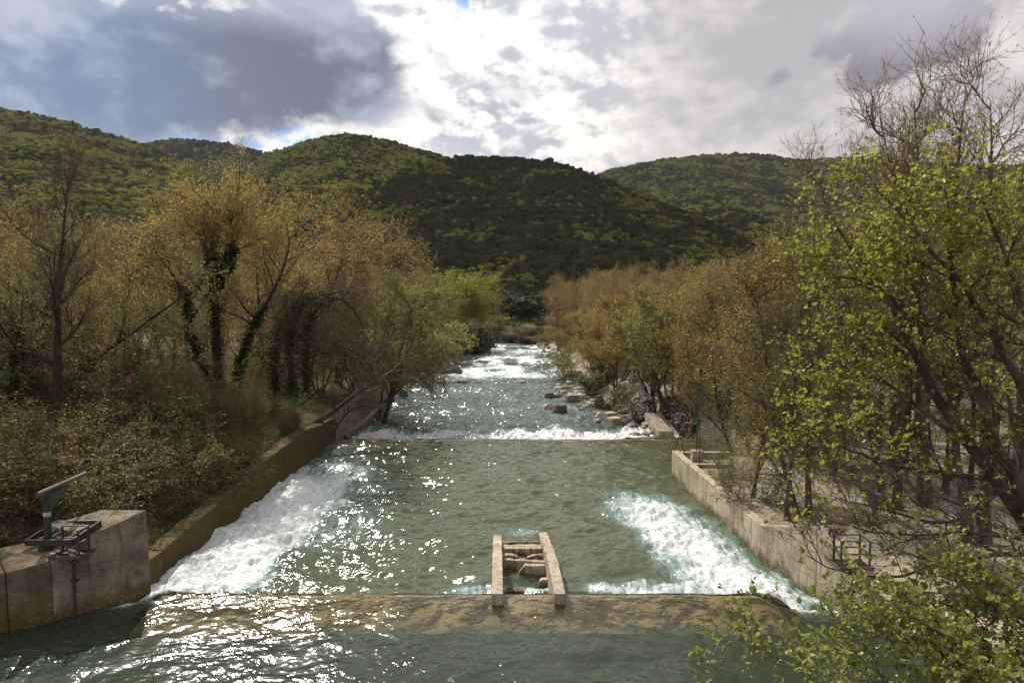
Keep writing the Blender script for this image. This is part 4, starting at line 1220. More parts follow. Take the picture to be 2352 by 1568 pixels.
LB = [
    ([(2700, 1700, 8.0), (2500, 1560, 7.9), (2352, 1518, 7.8), (2250, 1490, 7.7), (2180, 1470, 7.6), (2080, 1400, 7.5), (2010, 1360, 7.5)], 0.05, 0.008),
    ([(2480, 1700, 7.4), (2300, 1640, 7.3), (2150, 1590, 7.2), (2020, 1565, 7.2), (1928, 1557, 7.2), (1824, 1532, 7.2), (1725, 1499, 7.2), (1675, 1450, 7.25)], 0.032, 0.004),
    ([(2600, 1560, 8.2), (2450, 1470, 8.3), (2352, 1420, 8.3), (2240, 1370, 8.4), (2130, 1350, 8.5), (2040, 1385, 8.5)], 0.04, 0.006),
    ([(2600, 1450, 8.6), (2430, 1390, 8.7), (2330, 1340, 8.8), (2230, 1330, 8.9), (2140, 1390, 8.9)], 0.035, 0.006),
    ([(2500, 1620, 7.6), (2380, 1580, 7.6), (2260, 1540, 7.5), (2150, 1500, 7.5), (2050, 1470, 7.4), (1960, 1440, 7.4)], 0.035, 0.005),
    ([(2550, 1650, 7.0), (2400, 1610, 6.9), (2280, 1590, 6.9), (2180, 1560, 6.9)], 0.03, 0.006),
    ([(2450, 1480, 8.0), (2330, 1460, 8.0), (2200, 1440, 8.1), (2100, 1440, 8.1)], 0.03, 0.006),
]
lb, _ = limb_tree("alder_tree", LB, 5, M_BARKG, leaf_mat("leaves_alder_pale", (0.12, 0.145, 0.03), (0.26, 0.27, 0.075), 0.45, 1.6, 0.4, 0.42),
    [(18, 0.1, 1.0, 0.7, 0.8, 7, 0.3, 0.11, 0.5, 4, 0.005), (8, 0.1, 1.0, 0.75, 0.36, 5, 0.25, 0.12, 0.6, 3, 0.003), (2, 0.3, 1.0, 0.7, 0.16, 3, 0.2, 0.1, 0.6, 3, 0.002)],
    [(1, 4, 0.2, 0.052, dict(shape=6, up=1.3, ssd=0.45)), (2, 4, 0.2, 0.052, dict(shape=6, up=1.3, ssd=0.45))], sides=7)
tag(lb, "dense low alder branches with round leaves over the water at the bottom right corner", "tree")

# ivy covered plane tree on the left bank
IV = [
    ([(*z4(1055, 1440), 54), (*z4(1050, 1250), 54), (*z4(1040, 1100), 54), (*z4(1040, 900), 54), (*z4(1030, 760), 54.5), (*z4(985, 690), 55), (*z4(960, 640), 55.5), (*z4(900, 580), 56)], 0.42, 0.10),
    ([(*z4(1040, 900), 54), (*z4(1100, 800), 53.5), (*z4(1130, 690), 53), (*z4(1105, 580), 52.5), (*z4(1110, 530), 52)], 0.28, 0.10),
    ([(*z4(1035, 1440), 53.5), (*z4(960, 1230), 53), (*z4(900, 1100), 52.5), (*z4(920, 950), 52), (*z4(860, 890), 51.5), (*z4(790, 780), 51), (*z4(740, 720), 51)], 0.32, 0.08),
    ([(*z4(1120, 1430), 54.5), (*z4(1190, 1150), 54.5), (*z4(1260, 1010), 54), (*z4(1340, 900), 53.5), (*z4(1385, 760), 53), (*z4(1400, 660), 53)], 0.28, 0.08),
    ([(*z4(1030, 800), 54.3), (*z4(1020, 680), 54.6), (*z4(1000, 580), 55)], 0.17, 0.07),
]
iv, ivl = limb_tree("ivy_tree", IV, 11, M_BARKD, L_GOLD, twig=M_TWIG, levels=
    [(13, 0.42, 1.0, 0.95, 4.6, 9, 0.75, 0.10, 0.5, 5, 0.03), (9, 0.2, 1.0, 0.75, 1.9, 6, 0.5, 0.12, 0.6, 4, 0.015), (8, 0.15, 1.0, 0.7, 1.1, 4, 0.4, 0.12, 0.6, 3, 0.008), (4, 0.2, 1.0, 0.7, 0.5, 3, 0.3, 0.1, 0.7, 3, 0.005)],
    leafspec=[(2, 2, 0.3, 0.09, {}), (3, 2, 0.15, 0.09, {})])
tag(iv, "tall many-trunked tree with dark ivy climbing its trunks on the left bank", "tree")
Lf = Leafy(); rng = np.random.default_rng(4)
for k, (pl, ext) in enumerate(zip(ivl, (0.78, 0.55, 0.75, 0.5, 0.2))):
    pp = pl[: max(4, int(len(pl) * ext) + 1)]
    for q in range(40):
        Lf.add(leaves(rng, pp[None], 95, 0.0, 0.17, spread=0.0 + 0.24 * (1 - 0.3 * k / 5), up=0.2, droop=0.6))
link("ivy", Lf.mesh("ivy", L_IVY), iv)

EV = [
    ([(60, 905, 42), (72, 850, 42), (100, 770, 42.3), (118, 700, 42.6), (130, 640, 43), (150, 585, 43.5)], 0.30, 0.10),
    ([(150, 905, 42), (185, 860, 42), (250, 800, 42), (330, 745, 42), (400, 695, 42.3), (440, 660, 42.6)], 0.16, 0.04),
    ([(20, 980, 36), (30, 900, 36), (45, 830, 36.2), (40, 760, 36.5), (10, 700, 37)], 0.22, 0.07),
]
ev, evl = limb_tree("ivy_tree", EV, 12, M_BARKD, L_OLIVE, twig=M_TWIG, levels=
    [(11, 0.35, 1.0, 0.95, 3.6, 8, 0.6, 0.10, 0.5, 5, 0.03), (9, 0.2, 1.0, 0.8, 1.6, 6, 0.5, 0.12, 0.6, 4, 0.013), (8, 0.15, 1.0, 0.7, 0.8, 4, 0.3, 0.12, 0.6, 3, 0.007), (3, 0.2, 1.0, 0.7, 0.35, 3, 0.3, 0.1, 0.7, 3, 0.004)],
    leafspec=[(2, 2, 0.3, 0.07, {}), (3, 2, 0.15, 0.07, {})])
tag(ev, "leaning tree with ivy sleeved trunks crossing in front of the tall leafless tree", "tree")
Lf = Leafy()
for k, (pl, ext) in enumerate(zip(evl, (0.6, 0.35, 0.75))):
    pp = pl[: max(4, int(len(pl) * ext) + 1)]
    for q in range(30):
        Lf.add(leaves(rng, pp[None], 80, 0.0, 0.14, spread=0.2, up=0.2, droop=0.6))
link("ivy", Lf.mesh("ivy", L_IVY), ev)

# tangle of vines, leaning tree, fallen trunk
VT = [
    ([(*z4(1400, 1420), 50), (*z4(1400, 1180), 50), (*z4(1420, 1000), 50), (*z4(1500, 945), 50), (*z4(1620, 925), 50), (*z4(1760, 915), 50)], 0.24, 0.04),
    ([(*z4(1330, 1430), 50.5), (*z4(1320, 1220), 50.5), (*z4(1380, 1050), 50.5), (*z4(1440, 960), 50.5), (*z4(1480, 900), 50.5)], 0.2, 0.05),
    ([(*z4(1480, 1400), 49.5), (*z4(1470, 1130), 49.5), (*z4(1530, 980), 49.5), (*z4(1600, 930), 49.5), (*z4(1700, 980), 49), (*z4(1745, 1080), 49)], 0.2, 0.05),
    ([(*z4(1400, 1100), 50), (*z4(1480, 1150), 49), (*z4(1600, 1170), 48.6), (*z4(1720, 1210), 48.5), (*z4(1800, 1300), 48.5)], 0.12, 0.03),
]
vt, _ = limb_tree("vine_tree", VT, 13, M_BARKD, L_BROWN, twig=M_TWIGD, levels=
    [(16, 0.15, 1.0, 0.9, 2.8, 9, -0.5, 0.20, 0.4, 4, 0.02), (11, 0.1, 1.0, 0.9, 1.7, 7, -0.9, 0.22, 0.6, 3, 0.012), (8, 0.1, 1.0, 0.8, 0.9, 5, -0.8, 0.2, 0.7, 3, 0.008)],
    leafspec=[(2, 1, 0.2, 0.07, {})])
tag(vt, "dark dead-looking tree smothered in hanging brown vines on the left bank", "tree")
rng = np.random.default_rng(8); Lf = Leafy()
for l in VT[:3]:
    pp = resample([at_d(*q) for q in l[0]], 14) - np.array(vt.location)
    for q in range(30): Lf.add(leaves(rng, pp[None, :10], 60, 0.0, 0.16, spread=0.24, up=0.2, droop=0.7))
link("ivy", Lf.mesh("ivy_vines", L_IVY), vt)
LT = [
    ([(700, 985, 50), (765, 950, 51), (829, 892, 53), (870, 873, 54), (894, 861, 55), (917, 834, 57), (962, 808, 59), (1015, 785, 61)], 0.24, 0.02),
    ([(900, 856, 55), (925, 848, 56), (950, 858, 57), (970, 868, 57.5), (992, 893, 58)], 0.08, 0.01),
    ([(905, 848, 56), (950, 800, 59), (1000, 770, 62), (1040, 740, 64)], 0.09, 0.015),
    ([(830, 892, 53), (850, 830, 54), (880, 780, 56), (900, 700, 57)], 0.10, 0.02),
]
lt_, _ = limb_tree("leaning_tree", LT, 17, M_BARK, L_OLIVE,
    [(12, 0.3, 1.0, 0.8, 2.8, 7, 0.5, 0.12, 0.5, 4, 0.015), (8, 0.15, 1.0, 0.8, 1.2, 5, 0.2, 0.14, 0.6, 3, 0.009), (7, 0.1, 1.0, 0.8, 0.6, 4, 0.1, 0.14, 0.7, 3, 0.006)],
    [(2, 2, 0.2, 0.075, {})])
tag(lt_, "tree leaning far out over the river from the bare left wall", "tree")
BR = [([(760, 1000, 51.5), (800, 940, 52), (850, 925, 52.3), (890, 950, 52.6), (920, 985, 53)], 0.07, 0.01), ([(740, 960, 51), (800, 905, 51.5), (860, 920, 52), (905, 960, 52.5)], 0.06, 0.01), ([(690, 930, 50.5), (750, 880, 51), (810, 860, 51.5), (860, 880, 52)], 0.07, 0.01)]
br_, _ = limb_tree("bare_shrub", BR, 19, M_BARKD, L_BROWN,
    [(18, 0.1, 1.0, 0.8, 1.5, 7, -0.3, 0.15, 0.5, 3, 0.012), (9, 0.1, 1.0, 0.8, 0.8, 5, -0.3, 0.15, 0.7, 3, 0.008), (4, 0.1, 1.0, 0.8, 0.4, 3, -0.2, 0.1, 0.7, 3, 0.005)], [])
tag(br_, "leafless brown thicket drooping over the left wall to the upper weir", "shrub")
FT = [([(794, 1006, 56), (822, 980, 57), (851, 957, 59), (880, 928, 63)], 0.28, 0.14)]
ft_, _ = limb_tree("fallen_trunk", FT, 23, M_BARKG, L_BROWN, [(3, 0.3, 0.9, 0.9, 1.2, 5, 0.2, 0.1, 0.4, 5, 0.03)], [], sides=10)
tag(ft_, "fallen mossy tree trunk lying along the foot of the bare left wall", "log")
rc = [([(1480, 930, 70), (1462, 945, 69), (1452, 962, 68.5)], 0.25, 0.1), ([(1478, 926, 70), (1490, 950, 69), (1500, 970, 68)], 0.22, 0.08), ([(1474, 930, 70), (1470, 955, 68.5), (1474, 975, 67.5)], 0.22, 0.08)]
rt_, _ = limb_tree("root_clump", rc, 29, M_TWIGD, L_BROWN, [(14, 0.1, 1, 1.0, 1.4, 6, -0.8, 0.2, 0.5, 4, 0.02), (8, 0.1, 1, 0.9, 0.7, 5, -0.6, 0.2, 0.6, 3, 0.012)], [])
tag(rt_, "tangled mass of bare brown roots washed out of the right bank", "roots")

# ------------------------------------------------------------------ tree and shrub kinds, then copies
PROTO = {}


def proto(kind, maker):
    def top(o): return max(v.co.z for c in o.children for v in c.data.vertices)
    o = maker()
    zs_ = []
    for c in o.children:
        a = np.zeros(len(c.data.vertices) * 3, np.float32); c.data.vertices.foreach_get('co', a); zs_.append(np.percentile(a[2::3], 99.8))
    PROTO[kind] = [o, float(max(zs_)), False]


def plant(kind, x, y, h, label, cat, group=None, rz=None, wide=1.0, mat=None, name=None):
    P_ = PROTO[kind]
    if not P_[2]:
        o = P_[0]; P_[2] = True
    else:
        o = copy_thing(P_[0])
    if name: o.name = name
    s = h / P_[1]
    o.location = (x, y, gz(x, y) - 0.05)
    o.scale = (s * wide, s * wide, s)
    o.rotation_euler = (0, 0, random.random() * 6.28 if rz is None else rz)
    tag(o, label, cat, group)
    for c in o.children:
        if c.data.materials and mat is not None and (c.name.startswith('crown') or c.name.startswith('foliage')):
            c.material_slots[0].link = 'OBJECT'; c.material_slots[0].material = mat
        elif len(c.material_slots) and c.material_slots[0].link == 'OBJECT':
            c.material_slots[0].link = 'DATA'
    return o


def plant_px(kind, px, d, ytop, label, cat="tree", group=None, **k):
    x = at_d(px, 700, d)[0]
    h = at_d(px, ytop, d)[2] - gz(x, d)
    return plant(kind, x, d, max(h, 0.5), label, cat, group, **k)


proto('plane_a', lambda: plane_tree(1, 17, 1, 0.05, 0.26, t0=0.16))
proto('plane_b', lambda: plane_tree(2, 17, 2, 0.28, 0.22, wide=0.95, t0=0.14))
proto('plane_c', lambda: plane_tree(3, 17, 3, 0.30, 0.20, t0=0.18))
proto('plane_d', lambda: plane_tree(4, 17, 4, 0.38, 0.18, t0=0.25, wide=0.95))
proto('tall_a', lambda: plane_tree(5, 18, 1, 0.05, 0.25, t0=0.35, wide=0.52, up=1.2, nl=2, leaf=0.06, l4=2, l2=7, l3=5, dens=0.9))
proto('tall_b', lambda: plane_tree(6, 18, 2, 0.16, 0.2, t0=0.35, wide=0.52, up=1.3, nl=2, leaf=0.06, l4=2, l2=7, l3=5, dens=0.9))
proto('young_a', lambda: plane_tree(7, 13, 1, 0.06, 0.15, t0=0.2, wide=0.8, leaf=0.06, nl=2, stemw=0.035))
proto('young_b', lambda: plane_tree(8, 13, 1, 0.12, 0.13, t0=0.15, wide=0.75, leaf=0.06, nl=3, stemw=0.05))
proto('bare', lambda: plane_tree(9, 19, 1, 0.03, 0.34, t0=0.3, wide=0.75, nl=0, dens=1.0, up=0.9, bmat=M_BARKD, tmat=M_TWIGD, name='bare_tree', stemw=0.02, l4=2))
proto('conic', lambda: conic_tree(10, lmat=L_OLIVE))
proto('conic_b', lambda: conic_tree(11, lmat=L_GREEN, wide=1.2, nl=5, leaf=0.09))
proto('clump', lambda: plane_tree(12, 10, 7, 0.5, 0.14, t0=0.25, wide=0.85, leaf=0.075, nl=4, lmat=L_OLIVE))
proto('willow', lambda: willow_tree(13))
proto('shrub_a', lambda: shrub(14, 2.4, leaf=0.032, nl=4))
proto('shrub_b', lambda: shrub(15, 2.6, 12, leaf=0.032, nl=4))
proto('shrub_c', lambda: shrub(16, 2.2, 8, L_GREEN, leaf=0.036, nl=6))
proto('silver', lambda: shrub(17, 5.5, 16, L_SILVER, leaf=0.16, nl=9, spread=0.9))
proto('pink', lambda: shrub(18, 2.6, 5, L_PINK, leaf=0.05, nl=5, name='blossoming_shrub', spread=0.5, dens=0.8))
proto('round_a', lambda: round_tree(19))
proto('round_b', lambda: round_tree(20, n=32))

# left bank
plant_px('bare', 122, 36.5, 296, "tall leafless tree standing clear above the left thicket", rz=1.0)
for px, d, yt, kd, mt, lab in (
    (65, 52, 560, 'plane_b', L_OLIVE, "spreading olive tree low behind the leafless tree"),
    (250, 43, 560, 'plane_c', L_GOLD, "many-trunked golden tree behind the pink blossoming shrub"),
    (-40, 44, 470, 'plane_d', L_GOLD, "golden tree reaching in over the left edge"),
    (30, 52, 425, 'plane_a', L_BROWN, "brown budding tree cut by the left edge behind the leafless tree"),
    (215, 50, 455, 'plane_b', L_OLIVE, "yellowish leafing tree just right of the leafless tree"),
    (300, 62, 470, 'plane_d', L_BROWN, "brown budding tree between the yellowish tree and the ivy tree"),
    (385, 72, 425, 'plane_c', L_BROWN, "brown budding tree rising just left of the ivy tree"),
    (600, 74, 425, 'plane_a', L_GOLD, "golden budding tree just right of the ivy tree"),
    (690, 66, 428, 'plane_b', L_GOLD, "golden budding tree behind the vine-smothered tree"),
    (770, 76, 425, 'plane_c', L_BROWN, "brown budding tree right of and behind the vine-smothered tree"),
    (840, 84, 470, 'plane_d', L_BROWN, "brown spreading tree second from the river on the left bank"),
    (905, 96, 560, 'plane_b', L_OLIVE, "olive spreading tree nearest the river on the left bank"),
    (950, 122, 610, 'plane_d', L_OLIVE, "low olive tree between the leaning tree and the far willows"),
    (860, 70, 640, 'clump', L_OLIVE, "many-stemmed olive tree behind the leaning tree"),
    (130, 72, 455, 'plane_d', L_GOLD, "golden tree seen through the bare crown of the leafless tree"),
    (500, 84, 440, 'plane_a', L_BROWN, "brown tree showing behind the ivy tree trunks"),
    ):
    plant_px(kd, px, d, yt, lab, "tree", "trees on the left bank", mat=mt)
rr = random.Random(3)
for k in range(16):
    px = -60 + 62 * k + rr.uniform(-20, 20); d = rr.uniform(92, 130)
    x = at_d(px, 700, d)[0]
    if x > XL(d) - 5: continue
    plant(('plane_a', 'plane_b', 'plane_c', 'plane_d')[k % 4], x, d, rr.uniform(15, 18.5), "brown tree deep in the wood behind the left bank", "tree", "wood behind the left bank", mat=(L_BROWN, L_GOLD, L_OLIVE)[k % 3], wide=1.1)
plant_px('willow', 1050, 188, 612, "large yellow-green willow at the river bend", wide=1.15)
plant_px('willow', 985, 172, 640, "smaller greener willow left of the yellow-green one", mat=leaf_mat("leaves_willow_green", (0.07, 0.09, 0.018), (0.15, 0.16, 0.03)), wide=1.1)
plant_px('willow', 925, 160, 650, "olive willow half hidden behind the left bank trees", mat=L_OLIVE)
for px, d, yt, mt, lab in ((1062, 166, 735, L_SILVER, "large silvery green bush hanging over the river bend"), (1000, 146, 735, L_OLIVE, "olive bush on the pebble bar left of the silvery bush"), (955, 130, 745, L_OLIVE, "olive bush behind the leaning tree tip"), (1090, 172, 762, L_SILVER, "low silvery bush nearest the water at the bend"), (1030, 160, 770, L_SILVER, "small silvery bush between two larger ones at the bend"), (905, 112, 770, L_OLIVE, "olive bush at the end of the bare left wall")):
    plant_px('silver', px, d, yt, lab, "bush", "bushes along the left shore", mat=mt, wide=1.15)
plant_px('pink', 290, 40, 850, "shrub with faint purple pink blossom in the left thicket", "shrub")
plant_px('shrub_c', 455, 35, 985, "bright leafed rounded shrub above the mossy wall", "shrub", mat=L_OLIVE, wide=1.3)
plant_px('shrub_b', 190, 29, 1010, "spreading olive shrub behind the left hoist post boom", "shrub", wide=1.3)
plant_px('shrub_c', 520, 38, 1010, "dark green shrub at the top of the mossy wall", "shrub", mat=L_GREEN)
rr = random.Random(9)
for k in range(64):
    d = 23.5 + 26 * (k / 63) ** 1.1 + rr.uniform(-1, 1)
    xm = float(XL(d)) - (3.6 if d < 25.5 else 1.6)
    x = xm - rr.random() ** 1.3 * 19
    if d < 26: x = min(x, -17.2)
    dist = xm - x
    if dist < 2.2 and d < 48: x -= 1.3
    kd = ('shrub_a', 'shrub_b', 'shrub_c')[k % 3]
    plant(kd, x, d, (rr.uniform(1.7, 2.9) + min(dist, 9) * 0.30) * (0.62 if dist < 2.2 else 1.0), ("olive shrub in the thicket behind the mossy wall", "olive shrub in the thicket behind the mossy wall", "greener shrub mixed into the thicket behind the mossy wall")[k % 3], "shrub",
          ("olive thicket on the left bank", "olive thicket on the left bank", "green thicket on the left bank")[k % 3], wide=rr.uniform(1.1, 1.5), mat=(L_OLIVE, L_BROWN if k % 2 else L_OLIVE, L_GREEN)[k % 3])
for k in range(34):
    d = 24.6 + 24 * (k / 33.0) + rr.uniform(-0.4, 0.4); x = float(XL(d)) - rr.uniform(1.5, 2.6)
    if d < 26.5: x = min(x, -16.6)
    plant(('shrub_a', 'shrub_b')[k % 2], x, d, rr.uniform(0.8, 1.5), "low brambly shrub along the top of the mossy wall", "shrub", "brambles along the mossy wall", mat=(L_OLIVE, L_BROWN, L_GREEN)[k % 3], wide=1.5)
for k in range(22):
    d = rr.uniform(50, 84); x = float(XL(d)) - 1.5 - rr.random() * 16
    plant('shrub_a' if k % 2 else 'shrub_b', x, d, rr.uniform(1.6, 3.2), "brown undergrowth shrub below the left bank trees", "shrub", "undergrowth shrubs below the left trees", mat=(L_BROWN, L_GREEN)[k % 2], wide=1.3)

for k in range(18):
    d = rr.uniform(64, 108); x = float(XL(d)) - 3 - rr.random() * (18 + 0.55 * d)
    plant(('clump', 'young_b', 'clump', 'plane_d')[k % 4], x, d, rr.uniform(5.5, 10.5), "small budding tree in the shade under the taller left trees", "tree", "small trees under the left wood", mat=(L_BROWN, L_OLIVE, L_GOLD)[k % 3], wide=1.25)
# right bank
for px, d, yt, kd, mt, lab in (
    (1818, 29.3, 560, 'young_a', L_OLIVE, "slim leaning tree, left one of three trunks behind the right wall"),
    (1846, 30.2, 520, 'young_b', L_GOLD, "slim tree, middle one of three trunks behind the right wall"),
    (1868, 29.8, 470, 'young_a', L_OLIVE, "straight thicker tree, right one of three trunks behind the right wall"),
    (1735, 33, 690, 'young_b', L_OLIVE, "small tree growing out of the green bush by the right wall"),
    (2062, 30.5, 150, 'tall_b', L_GOLD, "tall tree with a thick rooty trunk behind the right hoist post"),
    (2140, 31, 60, 'tall_a', L_GOLD, "tall budding tree right of the rooty double trunk"),
    (2270, 26, -40, 'tall_b', L_GOLD, "tall budding tree with sky behind its top near the right edge"),
    (2440, 27, -60, 'tall_a', L_GOLD, "tall tree leaning in at the upper right corner"),
    (2065, 40, 200, 'tall_a', L_GOLD, "tree with thin upright top left of the tall right group"),
    (2025, 45, 330, 'young_a', L_GOLD, "slender tree whose tip stands over the far hill"),
    (2205, 36, 60, 'tall_a', L_BROWN, "tall brown tree behind the two tallest on the right"),
    (2110, 46, 260, 'tall_b', L_BROWN, "forked brown tree behind the rooty double trunk"),
    (2345, 38, -20, 'tall_b', L_BROWN, "forked brown tree behind the right edge alder"),
    (1905, 52, 570, 'young_b', L_BROWN, "narrow brown tree beside the left rim of the alder crown"),
    (1690, 50, 600, 'young_b', L_GOLD, "golden young tree behind the end of the right wall"),
    (1655, 56, 585, 'young_a', L_OLIVE, "olive young tree above the green pole"),
    (1765, 44, 560, 'young_a', L_OLIVE, "olive young tree in front of the gravel clearing"),
    (1602, 60, 600, 'plane_b', L_GOLD, "golden spreading tree above the cobble rubble mound"),
    (1545, 66, 640, 'clump', L_OLIVE, "many-stemmed olive tree on the cobble rubble mound"),
    (1500, 74, 660, 'clump', L_GOLD, "many-stemmed golden tree above the root clump"),
    (1468, 90, 612, 'conic', L_OLIVE, "pointed olive green tree standing out on the right shore"),
    (1412, 92, 690, 'conic_b', L_GREEN, "green leafy tree overhanging the stones on the right shore"),
    (1352, 124, 705, 'conic_b', L_OLIVE, "yellow green tree overhanging the long tan boulder"),
    (1282, 168, 655, 'plane_a', L_BROWN, "brown round tree on the far right shore with a bare lower trunk"),
    (1335, 178, 622, 'plane_c', L_BROWN, "large brown tree behind the round one on the far right shore"),
    (1395, 132, 640, 'plane_d', L_BROWN, "brown spreading tree left of the pointed olive tree"),
    ):
    plant_px(kd, px, d, yt, lab, "tree", "trees on the right bank", mat=mt)
rr = random.Random(21)
cnt = 0
for k in range(400):
    d = rr.uniform(66, 235); x = float(XR(min(d, 200))) + 6 + rr.random() ** 0.8 * 75
    px = CX + x / d * F
    if px > 2250 or (d < 90 and px < 1600): continue
    cnt += 1
    if cnt > 95: break
    plant(('plane_a', 'plane_b', 'plane_c', 'plane_d', 'young_a')[k % 5], x, d, rr.uniform(16, 19), "brown budding tree in the dense wood behind the right bank", "tree", "wood behind the right bank", mat=(L_BROWN, L_BROWN, L_GOLD)[k % 3], wide=1.1)
rr = random.Random(22)
for k, (px, d) in enumerate([(1930, 38), (1975, 36), (2005, 52), (2090, 40), (2150, 44), (2185, 33), (2245, 34), (2300, 36), (2120, 60), (1880, 62), (1830, 60), (2060, 64), (1985, 66), (2200, 60), (2280, 58), (1745, 58), (1800, 48), (1720, 66), (1850, 40), (1905, 44)]):
    plant(('young_a', 'young_b', 'tall_a')[k % 3], at_d(px, 700, d)[0], d, rr.uniform(11, 14.5), "thin trunked tree in the gravel park on the right", "tree", "thin trees in the gravel park", mat=(L_GOLD, L_OLIVE)[k % 2])
for px, d, yt, kd, mt, lab in ((1735, 31.8, 1065, 'shrub_c', L_GREEN, "feathery green bush against the back of the right wall"), (1690, 37, 1030, 'shrub_b', L_OLIVE, "low olive bush beside the low cross wall"), (1655, 44, 985, 'shrub_a', L_OLIVE, "olive bush behind the green pole"), (1425, 78, 868, 'shrub_c', L_GREEN, "round bright green bush by the root clump"), (1375, 92, 850, 'silver', L_SILVER, "pale feathery bush at the water behind the grey wedge boulder"), (1330, 108, 790, 'shrub_c', L_OLIVE, "green yellow bush at the water by the long tan boulder"), (1700, 52, 980, 'shrub_a', L_BROWN, "brown bush among the thin trunks left of the clearing"), (1590, 52, 985, 'shrub_b', L_OLIVE, "olive bush hanging by the cobble rubble mound")):
    plant_px(kd, px, d, yt, lab, "bush", mat=mt, wide=1.25)

for k in range(34):
    d = rr.uniform(62, 190); x = float(XR(d)) + 2.0 + rr.random() * 9
    plant(('clump', 'conic_b', 'clump', 'young_b')[k % 4], x, d, rr.uniform(5, 9.5), "bushy small tree along the right shore", "tree", "small trees along the right shore", mat=(L_GOLD, L_OLIVE, L_BROWN)[k % 3], wide=1.25)
for k in range(26):
    d = rr.uniform(203, 228); x = float(XR(d)) + rr.uniform(0.6, 4.0)
    plant(('shrub_a', 'shrub_c')[k % 2], x, d, rr.uniform(1.6, 3.4), "scrub growing down the eroded bank at the far end of the river", "shrub", "scrub on the far eroded bank", mat=(L_OLIVE, L_DARK, L_BROWN)[k % 3], wide=1.4)
# trees round the meadow at the river bend
rr = random.Random(31)
plant_px('young_a', 1146, 238, 655, "thin bare tree on the eroded bank at the river bend", mat=L_BROWN)
for px, d, yt, lab in ((1180, 250, 672, "round dark evergreen behind the meadow at the bend"), (1212, 244, 680, "dense evergreen beside the brown wood at the bend"), (1165, 285, 660, "rounded evergreen farther up behind the meadow"), (1198, 300, 650, "topmost dark evergreen behind the meadow"), (1236, 262, 668, "evergreen half hidden by the brown wood at the bend")):
    plant_px(('round_a', 'round_b')[int(px) % 2], px, d, yt, lab, "tree", "evergreens behind the meadow", mat=L_DARK, wide=1.2)
for px, d, h_ in ((1110, 285, 12), (1135, 300, 11), (1090, 262, 13), (1065, 270, 14), (1225, 310, 12), (1030, 262, 14), (990, 258, 13)):
    plant(('plane_b', 'plane_d')[int(px) % 2], at_d(px, 700, d)[0], d, h_, "grey brown bare tree in the row behind the willows", "tree", "bare trees behind the willows", mat=L_BROWN)
for k in range(60):
    d = rr.uniform(208, 262); x = rr.uniform(-24, 18)
    x = max(x, float(XR(d)) + 1.2 + 2.5 * (k % 2))
    plant('shrub_c', x, d, rr.uniform(1.5, 3.0), "dark scrub at the edge of the meadow at the bend", "shrub", "scrub round the meadow", mat=L_DARK, wide=1.4)
#PART3
# ------------------------------------------------------------------ ground cover
def scatter_leaves(name, label, N, xf, rngseed, size, mat, hmax, flat=False):
    rng = np.random.default_rng(rngseed)
    x, y = xf(rng, N)
    z = ground_z(x, y) + hmax * rng.random(len(x)) ** 2 + 0.015
    M = len(x)
    pos = np.stack([x, y, z], 1)
    Y = rng.normal(0, 1, (M, 3)); Y[:, 2] *= (0.15 if flat else 1.0); Y[:, 2] += 0 if flat else 0.4
    Y /= np.linalg.norm(Y, axis=1, keepdims=True)
    N_ = rng.normal(0, 0.35 if flat else 1, (M, 3)); N_[:, 2] = np.abs(N_[:, 2]) + 0.8
    X_ = np.cross(Y, N_); X_ /= np.linalg.norm(X_, axis=1, keepdims=True) + 1e-9; N_ = np.cross(X_, Y)
    s = size * np.clip(rng.normal(1, 0.35, M), 0.3, 2.2) * np.clip(y / 40.0, 0.8, 3)
    V = pos[:, None] + s[:, None, None] * (X_[:, None] * LEAF4[None, :, 0:1] + Y[:, None] * LEAF4[None, :, 1:2] + N_[:, None] * LEAF4[None, :, 2:3])
    q = np.arange(M)[:, None] * 4 + np.arange(4)[None]
    o = link(name, mkmesh(name, V.reshape(-1, 3), [q], mat, False, {'tint': np.repeat(rng.random(M), 4)}))
    tag(o, label, kind='stuff')


def left_area(rng, N):
    y = 21 + 105 * rng.random(N) ** 1.3
    x = XL(y) - 0.9 - 34 * rng.random(N) ** 1.4
    k = ~((y < 26) & (x > -17.5)); return x[k], y[k]
def right_area(rng, N):
    y = 22 + 60 * rng.random(N) ** 1.2
    x = XR(y) + 0.5 + 34 * rng.random(N) ** 1.2
    k = ((y < 41.8) | (y > 52)) & ~((y < 26) & (x < 14.6)); return x[k], y[k]
def grass_area(rng, N):
    y = 44 + 60 * rng.random(N); x = XR(y) + 3 + 45 * rng.random(N)
    k = fbm(x * 0.07 + 3, y * 0.07, 3, 12) > 0.54; return x[k], y[k]
def meadow_area(rng, N):
    y = 232 + 40 * rng.random(N); x = -25 + 45 * rng.random(N); k = x > XR(y) + 3; return x[k], y[k]
scatter_leaves("undergrowth", "low weeds, ivy and dead leaves covering the left bank", 90000, left_area, 1, 0.06, L_OLIVE, 0.45)
scatter_leaves("fallen_leaves", "dry fallen leaves over the gravel park", 26000, right_area, 2, 0.075, leaf_mat("leaf_litter", (0.14, 0.095, 0.05), (0.34, 0.26, 0.16), 0.1), 0.03, True)
scatter_leaves("grass", "bright green grass patches in the gravel park", 60000, grass_area, 3, 0.10, leaf_mat("grass_blades", (0.05, 0.09, 0.012), (0.10, 0.15, 0.02), 0.4), 0.12)
scatter_leaves("meadow_grass", "bright meadow grass at the river bend", 30000, meadow_area, 4, 0.14, leaf_mat("meadow_blades", (0.07, 0.11, 0.015), (0.13, 0.17, 0.03), 0.4), 0.3)

